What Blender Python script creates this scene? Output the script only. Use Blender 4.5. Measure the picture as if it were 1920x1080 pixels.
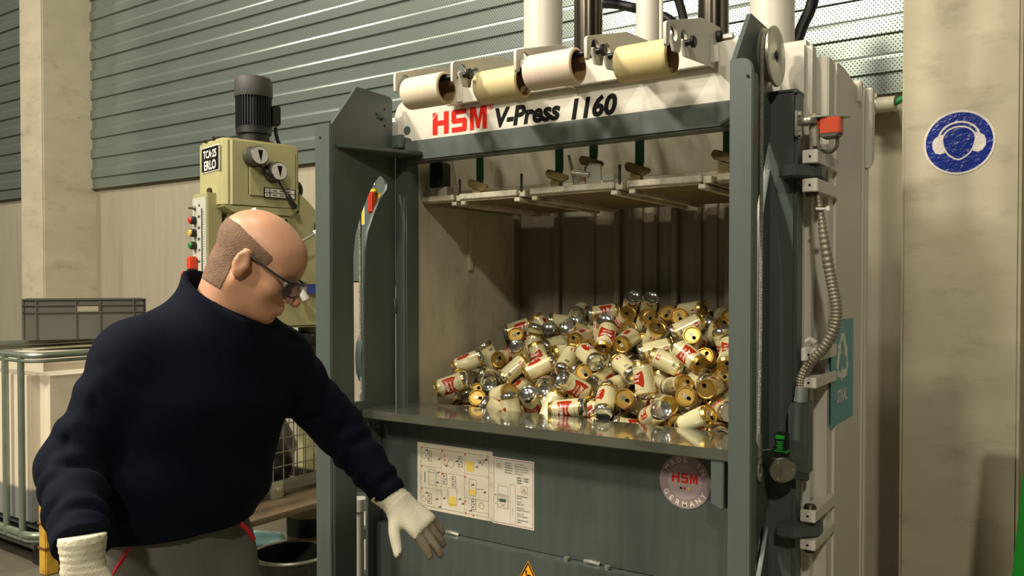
import bpy, bmesh, math, random
import numpy as np
from mathutils import Vector, Matrix, Quaternion

for o in list(bpy.data.objects):
    bpy.data.objects.remove(o, do_unlink=True)
S = bpy.context.scene
COL = S.collection
PI = math.pi
random.seed(7)

# ------------------------------------------------------------------ camera
cam_d = bpy.data.cameras.new('camera')
cam = bpy.data.objects.new('camera', cam_d)
COL.objects.link(cam)
FPX = 1560.0
YAW, PITCH = math.radians(34.0), math.radians(1.0)
cam_d.sensor_fit = 'HORIZONTAL'
cam_d.sensor_width = 36.0
cam_d.lens = 36.0 * FPX / 1920.0
cam_d.shift_x = 0.0
cam_d.shift_y = (538.0 + FPX * math.tan(PITCH) - 540.0) / 1920.0
cam_d.clip_end = 100
cam.location = (0, 0, 1.51)
cam.rotation_euler = (math.radians(90) - PITCH, 0, YAW)
S.camera = cam

# ------------------------------------------------------------------ view, world, hall lamps and added fill lamps
S.view_settings.view_transform = 'Standard'
S.view_settings.look = 'None'
S.view_settings.gamma = 1.0
S.view_settings.use_curve_mapping = False
S.view_settings.exposure = -0.42
w = bpy.data.worlds.new('hall_air')
S.world = w
w.use_nodes = True
w.node_tree.nodes['Background'].inputs[0].default_value = (0.95, 0.88, 0.74, 1)
w.node_tree.nodes['Background'].inputs[1].default_value = 0.035

LAMP = (1.0, 0.925, 0.785)
def hall_or_fill_lamp(name, loc, watt, size, aim):
    d = bpy.data.lights.new(name, 'AREA')
    d.shape = 'DISK'; d.size = size
    d.energy = watt; d.color = LAMP
    o = bpy.data.objects.new(name, d)
    o.location = loc
    o.rotation_euler = (Vector(aim) - Vector(loc)).to_track_quat('-Z', 'Y').to_euler()
    COL.objects.link(o)
    return o
hall_or_fill_lamp('hall_or_fill_lamp', (-4.4, -1.4, 5.5), 430, 0.5, (-1.9, 2.6, 1.0))
hall_or_fill_lamp('hall_or_fill_lamp', (2.7, -5.2, 7.0), 430, 0.5, (-1.4, 2.6, 1.2))
hall_or_fill_lamp('hall_or_fill_lamp', (-9.6, -4.5, 10.5), 640, 0.7, (-5.0, 3.5, 1.5))
hall_or_fill_lamp('hall_or_fill_lamp', (-15.6, -3.6, 11.5), 620, 0.9, (-7.5, 4.0, 2.0))  # added unseen lamp, puts glints on the left cladding ridges
hall_or_fill_lamp('hall_or_fill_lamp', (-3.2, -6.0, 6.7), 400, 0.9, (-3.6, -0.5, 0.0))  # added fill lamp for the cladding highlights and metal reflections

hall_or_fill_lamp('hall_or_fill_lamp', (-1.6, -0.3, 7.2), 210, 0.5, (-1.6, 2.9, 2.0))  # added overhead lamp, brightens the panel behind the header

# ------------------------------------------------------------------ materials
MATS = {}
def s2l(c):
    return tuple(((x / 255.0) / 12.92 if x / 255.0 <= 0.04045 else ((x / 255.0 + 0.055) / 1.055) ** 2.4) for x in c)

def mat(name, rgb, rough=0.5, metal=0.0, var=0.0, vscale=6.0, vstretch=(1, 1, 1), dirt=None, dirt_amt=0.0, dscale=3.0,
        bump=0.0, bscale=60.0, spec=0.5, coat=0.0, rvar=0.0):
    if name in MATS: return MATS[name]
    m = bpy.data.materials.new(name); MATS[name] = m
    m.use_nodes = True
    nt = m.node_tree; N = nt.nodes; L = nt.links
    b = N['Principled BSDF']
    c = (*s2l(rgb), 1)
    b.inputs['Base Color'].default_value = c
    b.inputs['Roughness'].default_value = rough
    b.inputs['Metallic'].default_value = metal
    b.inputs['Specular IOR Level'].default_value = spec
    b.inputs['Coat Weight'].default_value = coat
    if var or dirt or bump or rvar:
        tc = N.new('ShaderNodeTexCoord'); mp = N.new('ShaderNodeMapping')
        mp.inputs['Scale'].default_value = vstretch
        L.new(tc.outputs['Object'], mp.inputs['Vector'])
    col = None
    if var:
        n = N.new('ShaderNodeTexNoise'); n.inputs['Scale'].default_value = vscale; n.inputs['Detail'].default_value = 8
        L.new(mp.outputs[0], n.inputs['Vector'])
        r = N.new('ShaderNodeValToRGB')
        lo = tuple(max(0, x * (1 - var)) for x in c[:3]); hi = tuple(min(1, x * (1 + var)) for x in c[:3])
        r.color_ramp.elements[0].position = 0.3; r.color_ramp.elements[0].color = (*lo, 1)
        r.color_ramp.elements[1].position = 0.7; r.color_ramp.elements[1].color = (*hi, 1)
        L.new(n.outputs['Fac'], r.inputs[0]); col = r.outputs[0]
    if dirt:
        n = N.new('ShaderNodeTexNoise'); n.inputs['Scale'].default_value = dscale; n.inputs['Detail'].default_value = 12
        n.inputs['Roughness'].default_value = 0.7
        L.new(mp.outputs[0], n.inputs['Vector'])
        r = N.new('ShaderNodeValToRGB')
        r.color_ramp.elements[0].position = 0.62 - 0.18 * dirt_amt; r.color_ramp.elements[0].color = (0, 0, 0, 1)
        r.color_ramp.elements[1].position = 0.82 - 0.1 * dirt_amt; r.color_ramp.elements[1].color = (dirt_amt, dirt_amt, dirt_amt, 1)
        L.new(n.outputs['Fac'], r.inputs[0])
        mx = N.new('ShaderNodeMix'); mx.data_type = 'RGBA'
        L.new(r.outputs[0], mx.inputs[0])
        if col: L.new(col, mx.inputs[6])
        else: mx.inputs[6].default_value = c
        mx.inputs[7].default_value = (*s2l(dirt), 1)
        col = mx.outputs[2]
    if col: L.new(col, b.inputs['Base Color'])
    if rvar:
        n = N.new('ShaderNodeTexNoise'); n.inputs['Scale'].default_value = 9; n.inputs['Detail'].default_value = 6
        L.new(mp.outputs[0], n.inputs['Vector'])
        mr = N.new('ShaderNodeMapRange'); mr.inputs[3].default_value = max(0.02, rough - rvar); mr.inputs[4].default_value = rough + rvar
        L.new(n.outputs['Fac'], mr.inputs[0]); L.new(mr.outputs[0], b.inputs['Roughness'])
    if bump:
        n = N.new('ShaderNodeTexNoise'); n.inputs['Scale'].default_value = bscale; n.inputs['Detail'].default_value = 4
        L.new(mp.outputs[0], n.inputs['Vector'])
        bp = N.new('ShaderNodeBump'); bp.inputs['Strength'].default_value = bump; bp.inputs['Distance'].default_value = 0.01
        L.new(n.outputs['Fac'], bp.inputs['Height']); L.new(bp.outputs[0], b.inputs['Normal'])
    return m

GREY = mat('grey_green_paint', (78, 87, 81), 0.42, var=0.07, vscale=3, vstretch=(4, 4, 0.6), dirt=(112, 118, 106), dirt_amt=0.2, dscale=7, bump=0.03, bscale=40)
GREYD = mat('grey_green_paint_scuffed', (68, 76, 70), 0.45, var=0.12, vscale=4, vstretch=(7, 7, 0.5), dirt=(52, 48, 38), dirt_amt=0.4, dscale=5, bump=0.05, bscale=40)
WHITE = mat('white_machine_paint', (211, 205, 189), 0.38, var=0.02, vscale=3, bump=0.02, bscale=30)
WHITED = mat('white_paint_dirty_inside', (186, 178, 154), 0.55, var=0.10, vscale=4, vstretch=(2, 2, 0.9), dirt=(104, 92, 66), dirt_amt=0.6, dscale=4.5, bump=0.06)
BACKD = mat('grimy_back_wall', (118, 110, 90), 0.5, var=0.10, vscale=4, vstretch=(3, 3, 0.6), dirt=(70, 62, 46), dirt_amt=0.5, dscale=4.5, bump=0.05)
WHITEB = mat('white_paint_back_panel', (204, 196, 174), 0.32, var=0.12, vscale=3, vstretch=(3, 3, 0.7), dirt=(74, 66, 46), dirt_amt=0.5, dscale=5, bump=0.15, bscale=7)
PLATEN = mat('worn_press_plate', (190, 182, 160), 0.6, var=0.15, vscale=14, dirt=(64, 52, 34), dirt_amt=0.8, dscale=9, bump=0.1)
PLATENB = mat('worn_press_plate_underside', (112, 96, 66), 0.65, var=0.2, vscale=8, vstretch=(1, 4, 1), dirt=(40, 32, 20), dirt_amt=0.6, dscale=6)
SHELF = mat('wet_shelf_steel', (92, 94, 80), 0.14, metal=0.4, var=0.2, vscale=6, dirt=(60, 52, 40), dirt_amt=0.5, dscale=6, bump=0.05, bscale=14, coat=0.6, rvar=0.06)
ZINC = mat('zinc_plated_steel', (186, 186, 168), 0.33, metal=0.8, var=0.08, vscale=20)
STEEL = mat('turned_steel', (150, 148, 138), 0.32, metal=0.9, var=0.06, vscale=30)
ROD = mat('chromed_piston_rod', (92, 86, 76), 0.22, metal=0.95, var=0.25, vscale=5, vstretch=(8, 8, 0.6))
BLACK = mat('black_rubber', (26, 25, 23), 0.5, var=0.15, vscale=10)
BLACKM = mat('black_steel', (38, 37, 34), 0.4, metal=0.3, var=0.2, vscale=9)
RED = mat('logo_red_paint', (206, 30, 8), 0.6, spec=0.2)
INK = mat('black_print', (14, 14, 13), 0.7, spec=0.15)
WPRINT = mat('white_print', (232, 226, 214), 0.5)
GREEN = mat('green_strap', (28, 82, 50), 0.7, var=0.2, vscale=30)
HOOKY = mat('olive_hook', (120, 102, 52), 0.5, var=0.2, vscale=20)
CONC = mat('concrete', (176, 164, 134), 0.85, var=0.10, vscale=2.2, dirt=(112, 102, 78), dirt_amt=0.4, dscale=3.2, bump=0.12, bscale=18)
CONCP = mat('pillar_concrete', (198, 188, 160), 0.85, var=0.09, vscale=2.5, vstretch=(1, 1, 2.2), dirt=(110, 100, 76), dirt_amt=0.5, dscale=3.4, bump=0.12, bscale=16)
CONCW = mat('wall_concrete', (168, 160, 138), 0.85, var=0.08, vscale=3, vstretch=(5, 5, 0.5), dirt=(128, 118, 96), dirt_amt=0.3, dscale=3, bump=0.08, bscale=16)
FLOORM = mat('stained_floor_concrete', (104, 98, 82), 0.7, var=0.3, vscale=2, dirt=(48, 44, 36), dirt_amt=0.8, dscale=1.6, bump=0.2, bscale=20)
SPOOLC = [mat('tape_winding', (228, 212, 184), 0.6, var=0.06, vscale=60, vstretch=(9, .1, .1)),
          mat('tape_winding_yellowish', (216, 200, 148), 0.6, var=0.06, vscale=60, vstretch=(9, .1, .1)),
          mat('tape_winding_pinkish', (232, 212, 190), 0.6, var=0.06, vscale=60, vstretch=(9, .1, .1)),
          mat('tape_winding_straw', (222, 204, 146), 0.6, var=0.06, vscale=60, vstretch=(9, .1, .1))]
CARD = mat('cardboard_core', (140, 112, 76), 0.8, var=0.15, vscale=30)
CARDR = mat('cardboard_rim', (196, 160, 90), 0.8)

# ------------------------------------------------------------------ mesh builder
class MB:
    def __init__(s): s.bm = bmesh.new()
    def _merge(s, b2, m, mx=None):
        if mx is not None: b2.transform(mx)
        vm = [s.bm.verts.new(v.co) for v in b2.verts]
        b2.verts.index_update()
        for f in b2.faces:
            try: nf = s.bm.faces.new([vm[v.index] for v in f.verts])
            except ValueError: continue
            nf.material_index = m
        b2.free()
        return s
    def box(s, x0, x1, y0, y1, z0, z1, m=0, bev=0.0, seg=2, mx=None):
        b = bmesh.new()
        bmesh.ops.create_cube(b, size=1)
        bmesh.ops.scale(b, vec=(abs(x1 - x0), abs(y1 - y0), abs(z1 - z0)), verts=b.verts)
        bmesh.ops.translate(b, vec=((x0 + x1) / 2, (y0 + y1) / 2, (z0 + z1) / 2), verts=b.verts)
        if bev: bmesh.ops.bevel(b, geom=b.edges[:], offset=bev, segments=seg, affect='EDGES', clamp_overlap=True)
        return s._merge(b, m, mx)
    def prism(s, poly, ax, a0, a1, m=0, bev=0.0, mx=None):
        b = bmesh.new()
        def P(p, a):
            return {'x': (a, p[0], p[1]), 'y': (p[0], a, p[1]), 'z': (p[0], p[1], a)}[ax]
        v0 = [b.verts.new(P(p, a0)) for p in poly]; v1 = [b.verts.new(P(p, a1)) for p in poly]
        n = len(poly)
        b.faces.new(v0); b.faces.new(v1[::-1])
        for i in range(n): b.faces.new([v0[i], v1[i], v1[(i + 1) % n], v0[(i + 1) % n]][::-1])
        bmesh.ops.recalc_face_normals(b, faces=b.faces[:])
        if bev: bmesh.ops.bevel(b, geom=b.edges[:], offset=bev, segments=2, affect='EDGES', clamp_overlap=True)
        return s._merge(b, m, mx)
    def quad(s, pts, m=0):
        f = s.bm.faces.new([s.bm.verts.new(p) for p in pts]); f.material_index = m; return s
    def lathe(s, prof, o=(0, 0, 0), d=(0, 0, 1), n=28, m=0, mats=None, mx=None):
        o = Vector(o); d = Vector(d).normalized()
        q = Vector((0, 0, 1)).rotation_difference(d) if d.z > -0.9999 else Quaternion((1, 0, 0), PI)
        rings = []
        for r, h in prof:
            if r < 1e-6: rings.append([s.bm.verts.new(o + d * h)])
            else: rings.append([s.bm.verts.new(o + q @ Vector((r * math.cos(2 * PI * i / n), r * math.sin(2 * PI * i / n), h))) for i in range(n)])
        for k in range(len(rings) - 1):
            A, B = rings[k], rings[k + 1]
            mi = mats[k] if mats else m
            for i in range(n):
                j = (i + 1) % n
                if len(A) == 1 and len(B) == 1: continue
                if len(A) == 1: f = [A[0], B[j], B[i]]
                elif len(B) == 1: f = [A[i], A[j], B[0]]
                else: f = [A[i], A[j], B[j], B[i]]
                s.bm.faces.new(f).material_index = mi
        return s
    def cyl(s, p0, p1, r, n=20, m=0, r1=None):
        p0 = Vector(p0); p1 = Vector(p1); L = (p1 - p0).length
        r1 = r if r1 is None else r1
        return s.lathe([(0, 0), (r, 0), (r1, L), (0, L)], p0, p1 - p0, n, m)
    def tube(s, pts, r, n=10, m=0, smooth=0, wob=None):
        pts = [Vector(p) for p in pts]
        if smooth: pts = catmull(pts, smooth)
        rings = []; up = None
        for i, p in enumerate(pts):
            t = (pts[min(i + 1, len(pts) - 1)] - pts[max(i - 1, 0)]).normalized()
            if up is None:
                up = t.orthogonal().normalized()
            up = (up - t * up.dot(t)).normalized(); b = t.cross(up)
            rr = r[i] if isinstance(r, (list, tuple)) else r
            if wob: rr = rr * (1 + wob[0] * (1 if (i % wob[1]) < wob[1] / 2 else -1))
            rings.append([s.bm.verts.new(p + (up * math.cos(2 * PI * k / n) + b * math.sin(2 * PI * k / n)) * rr) for k in range(n)])
        for A, B in zip(rings, rings[1:]):
            for i in range(n):
                j = (i + 1) % n
                s.bm.faces.new([A[i], A[j], B[j], B[i]]).material_index = m
        s.bm.faces.new(rings[0][::-1]).material_index = m; s.bm.faces.new(rings[-1]).material_index = m
        return s
    def mesh(s, me, mx, m=0):
        b = bmesh.new(); b.from_mesh(me); bpy.data.meshes.remove(me)
        return s._merge(b, m, mx)
    def build(s, name, mats, parent=None, off=None, ang=35, recalc=True):
        if recalc: bmesh.ops.recalc_face_normals(s.bm, faces=s.bm.faces[:])
        me = bpy.data.meshes.new(name)
        if off is not None: bmesh.ops.translate(s.bm, vec=-Vector(off), verts=s.bm.verts[:])
        s.bm.to_mesh(me); s.bm.free()
        for q in (mats if isinstance(mats, (list, tuple)) else [mats]): me.materials.append(q)
        for p in me.polygons: p.use_smooth = True
        me.set_sharp_from_angle(angle=math.radians(ang))
        o = bpy.data.objects.new(name, me); COL.objects.link(o)
        if parent is not None: o.parent = parent
        return o

def catmull(p, k):
    out = []
    q = [p[0] * 2 - p[1]] + p + [p[-1] * 2 - p[-2]]
    for i in range(1, len(q) - 2):
        for j in range(k):
            t = j / k
            out.append(0.5 * ((2 * q[i]) + (q[i + 1] - q[i - 1]) * t + (2 * q[i - 1] - 5 * q[i] + 4 * q[i + 1] - q[i + 2]) * t * t + (3 * q[i] - q[i - 1] - 3 * q[i + 1] + q[i + 2]) * t ** 3))
    out.append(p[-1]); return out

def flat(polys, ext=0.0, bev=0.0):
    """filled 2-D outlines (even-odd holes), extruded +-ext, lying in XY"""
    cu = bpy.data.curves.new('outline', 'CURVE'); cu.dimensions = '2D'; cu.fill_mode = 'BOTH'
    cu.extrude = ext; cu.bevel_depth = bev
    for pl in polys:
        sp = cu.splines.new('POLY'); sp.points.add(len(pl) - 1); sp.use_cyclic_u = True
        for a, p in zip(sp.points, pl): a.co = (p[0], p[1], 0, 1)
    ob = bpy.data.objects.new('outline', cu)
    me = bpy.data.meshes.new_from_object(ob)
    bpy.data.objects.remove(ob); bpy.data.curves.remove(cu)
    return me
def text(body, size, shear=0.0, bold=0.0, align='CENTER', ext=0.0, xs=1.0):
    cu = bpy.data.curves.new('lettering', 'FONT'); cu.body = body; cu.size = size; cu.shear = shear
    cu.offset = bold * size; cu.align_x = align; cu.extrude = ext; cu.resolution_u = 3
    ob = bpy.data.objects.new('lettering', cu)
    me = bpy.data.meshes.new_from_object(ob)
    bpy.data.objects.remove(ob); bpy.data.curves.remove(cu)
    if xs != 1.0: me.transform(Matrix.Diagonal((xs, 1, 1, 1)))
    return me
def frame(o, ex, ey):
    """matrix taking local x,y (and their normal) to the given directions at o"""
    ex = Vector(ex).normalized(); ey = Vector(ey).normalized(); ez = ex.cross(ey)
    return Matrix(((ex.x, ey.x, ez.x, o[0]), (ex.y, ey.y, ez.y, o[1]), (ex.z, ey.z, ez.z, o[2]), (0, 0, 0, 1)))
def XZ(x, y, z): return frame((x, y, z), (1, 0, 0), (0, 0, 1))       # faces -Y
def YZ(x, y, z): return frame((x, y, z), (0, 1, 0), (0, 0, 1))       # faces +X
def circ(cx, cy, r, n=32, a0=0.0): return [(cx + r * math.cos(a0 + 2 * PI * i / n), cy + r * math.sin(a0 + 2 * PI * i / n)) for i in range(n)]

def thing(name, label, cat, loc=(0, 0, 0), rz=0.0, group=None):
    o = bpy.data.objects.new(name, None); COL.objects.link(o)
    o.empty_display_size = 0.1
    o.location = loc; o.rotation_euler = (0, 0, rz)
    tag(o, label, cat, group); return o
def tag(o, label, cat, group=None):
    o['label'] = label; o['category'] = cat
    if group: o['group'] = group
    return o
def struct(o): o['kind'] = 'structure'; return o
# ------------------------------------------------------------------ setting: floor, back wall, pillars
struct(MB().box(-16, 6, -10, 4.62, -0.2, 0, 0).build('floor', FLOORM))
WY = 4.62
struct(MB().box(-16, 6, -10.3, -10, -0.2, 7.6).build('wall_front', mat('hall_wall', (190, 184, 166), 0.8)))
wall = struct(MB().box(-16, 6, WY, WY + 0.3, -0.2, 2.49).build('wall_back', CONCW))
def cladding_material():
    m = mat('perforated_cladding', (146, 157, 148), 0.25, metal=0.5, var=0.04, vscale=2)
    nt = m.node_tree; N = nt.nodes; L = nt.links
    b = N['Principled BSDF']; src = b.inputs['Base Color'].links[0].from_socket
    tc = N.new('ShaderNodeTexCoord')
    ds = []
    for off in (0.0, 0.5):
        mp = N.new('ShaderNodeMapping'); mp.inputs['Scale'].default_value = (1 / 0.021, 0, 1 / 0.025)
        mp.inputs['Location'].default_value = (off, 0, off)
        L.new(tc.outputs['Object'], mp.inputs['Vector'])
        fr = N.new('ShaderNodeVectorMath'); fr.operation = 'FRACTION'; L.new(mp.outputs[0], fr.inputs[0])
        sb = N.new('ShaderNodeVectorMath'); sb.operation = 'SUBTRACT'; sb.inputs[1].default_value = (0.5, 0, 0.5); L.new(fr.outputs[0], sb.inputs[0])
        sc = N.new('ShaderNodeVectorMath'); sc.operation = 'MULTIPLY'; sc.inputs[1].default_value = (0.021, 0, 0.025); L.new(sb.outputs[0], sc.inputs[0])
        ln = N.new('ShaderNodeVectorMath'); ln.operation = 'LENGTH'; L.new(sc.outputs[0], ln.inputs[0])
        ds.append(ln.outputs['Value'])
    mn = N.new('ShaderNodeMath'); mn.operation = 'MINIMUM'; L.new(ds[0], mn.inputs[0]); L.new(ds[1], mn.inputs[1])
    lt = N.new('ShaderNodeMath'); lt.operation = 'LESS_THAN'; lt.inputs[1].default_value = 0.0037; L.new(mn.outputs[0], lt.inputs[0])
    mx = N.new('ShaderNodeMix'); mx.data_type = 'RGBA'
    L.new(lt.outputs[0], mx.inputs[0]); L.new(src, mx.inputs[6]); mx.inputs[7].default_value = (0.03, 0.035, 0.028, 1)
    L.new(mx.outputs[2], b.inputs['Base Color'])
    mr = N.new('ShaderNodeMath'); mr.operation = 'MULTIPLY_ADD'; mr.inputs[1].default_value = -0.5; mr.inputs[2].default_value = 0.5
    L.new(lt.outputs[0], mr.inputs[0]); L.new(mr.outputs[0], b.inputs['Metallic'])
    ro = N.new('ShaderNodeMath'); ro.operation = 'MULTIPLY_ADD'; ro.inputs[1].default_value = 0.5; ro.inputs[2].default_value = 0.25
    L.new(lt.outputs[0], ro.inputs[0]); L.new(ro.outputs[0], b.inputs['Roughness'])
    return m
CLAD = cladding_material()
prof = [(WY, 2.49), (WY - 0.05, 2.49), (WY - 0.05, 2.50)]
z = 2.50
while z < 5.6:
    prof += [(WY - 0.034, z + 0.004), (WY - 0.034, z + 0.096), (WY - 0.052, z + 0.100), (WY - 0.052, z + 0.170), (WY - 0.0494, z + 0.184), (WY - 0.042, z + 0.192)]
    z += 0.196
prof += [(WY, z)]
c = MB()
rows = [[c.bm.verts.new((x, p[0], p[1])) for p in prof] for x in (-16, 6)]
for i in range(len(prof) - 1):
    c.bm.faces.new([rows[0][i], rows[1][i], rows[1][i + 1], rows[0][i + 1]])
c.build('metal_cladding', CLAD, wall, ang=8)
PB = MB()
for x0, x1 in ((-8.6, -8.172),):
    PB.box(x0, x1, 4.10, WY + 0.02, -0.02, 5.6, bev=0.012)
p_left = struct(PB.build('concrete_pillar', CONCP))
p_right = struct(MB().box(-0.648, -0.184, 4.10, WY + 0.02, -0.02, 5.6, bev=0.014).build('concrete_pillar', CONCP))
# wooden lath standing at the left pillar's far side, in front of the cladding
tag(MB().box(-8.72, -8.68, 4.50, 4.54, 0, 3.9, bev=0.004).build('timber_lath', mat('raw_timber', (168, 118, 74), 0.8, var=0.2, vscale=6, vstretch=(6, 6, 0.5))),
    'thin brown timber lath upright beside the left concrete pillar', 'timber')
# conduit stub on the back wall behind the press, right
pp = thing('wall_conduit', 'short grey wall conduit with a green cable, behind the press beside the right pillar', 'pipe', (-0.8, 4.45, 2.41))
MB().cyl((-0.22, 0.02, 0.008), (0.068, -0.0, -0.0), 0.038, 20).build('pipe', mat('grey_plastic_pipe', (176, 170, 148), 0.5, var=0.1), pp)
q = MB()
for x in (-0.14, -0.03): q.lathe([(0.038, -0.012), (0.045, -0.012), (0.045, 0.012), (0.038, 0.012)], (x, 0.012, 0.005), (1, 0, -0.02), 20).box(x - .012, x + .012, 0.0, 0.03, 0.035, 0.062)
q.box(-0.2, 0.05, 0.03, 0.15, -0.02, 0.02)
q.build('pipe_clip', ZINC, pp)
MB().tube([(0.06, 0, 0), (0.10, 0.0, 0.02), (0.16, 0.03, 0.05), (0.22, 0.06, 0.08)], 0.016, 10, smooth=4).build('cable', mat('green_cable', (20, 130, 66), 0.5), pp)

# ------------------------------------------------------------------ safety sign on the right pillar
SIGNB = mat('sign_blue', (14, 42, 132), 0.22, bump=0.4, bscale=42, coat=0.3)
SIGNW = mat('sign_white', (226, 216, 204), 0.3, bump=0.3, bscale=45)
sg = thing('safety_sign', 'round blue hearing protection sign stuck on the right concrete pillar', 'sign', (-0.419, 4.098, 2.139))
R0 = 0.139
MB().mesh(flat([circ(0, 0, R0, 64)], 0.0008), XZ(0, 0, 0)).build('backing', SIGNW, sg)
MB().mesh(flat([circ(0, 0, R0 * 0.935, 64)], 0.0004), XZ(0, -0.0012, 0)).build('blue_disc', SIGNB, sg)
def face_outline(g):
    pts = []
    for i in range(56):
        a = 2 * PI * i / 56
        x = math.sin(a); y = math.cos(a)
        if y > 0: px_, py_ = 0.064 * x, 0.054 * y
        else:
            t = -y; px_ = 0.064 * (1 if x > 0 else -1) * max(0.0, 1 - t ** 2.4) ** 0.62 * (1 - .12 * t); py_ = -0.088 * t
        l = math.hypot(px_, py_)
        pts.append((px_ * (1 + g / l), py_ * (1 + g / l) + 0.014))
    return pts
sy = MB()
sy.mesh(flat([face_outline(0.004), face_outline(-0.003)], 0.0004), XZ(0, -0.0018, 0))
band = [(0.090 * math.sin(a) * 0.92, 0.018 + 0.074 * math.cos(a)) for a in np.linspace(-1.45, 1.45, 24)] + \
       [(0.081 * math.sin(a) * 0.92, 0.018 + 0.066 * math.cos(a)) for a in np.linspace(1.45, -1.45, 24)]
sy.mesh(flat([band], 0.0004), XZ(0, -0.0020, 0))
for sx in (-1, 1):
    cup = [(sx * x, yy) for x, yy in ((0.062, 0.040), (0.080, 0.034), (0.097, 0.022), (0.104, 0.002), (0.102, -0.022), (0.091, -0.040), (0.074, -0.047), (0.054, -0.042), (0.060, 0.0))]
    sy.mesh(flat([cup], 0.0004), XZ(0, -0.0019, 0))
sy.build('head_with_ear_muffs', SIGNW, sg)

# green thing at the right picture edge: leaning panel edge
tag(MB().prism([(-0.21, 0.0), (0.12, 0.0), (0.216, 1.2), (-0.114, 1.2)], 'y', 3.46, 3.50, bev=0.006).build('green_board', mat('green_plastic', (10, 130, 30), 0.4, var=0.1)),
    'bright green plastic board leaning at the right edge in front of the pillar', 'board')
# ------------------------------------------------------------------ baling press
PO = (-1.575, 2.62, 0.0)
press = thing('baling_press', 'grey and white upright baling press with an open feed chamber full of cans', 'machine', PO)
def P(b, name, m, parent=None, ang=35): return b.build(name, m, parent or press, off=PO, ang=ang)
XL, XR = -2.356, -0.793
T = 0.012

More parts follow.
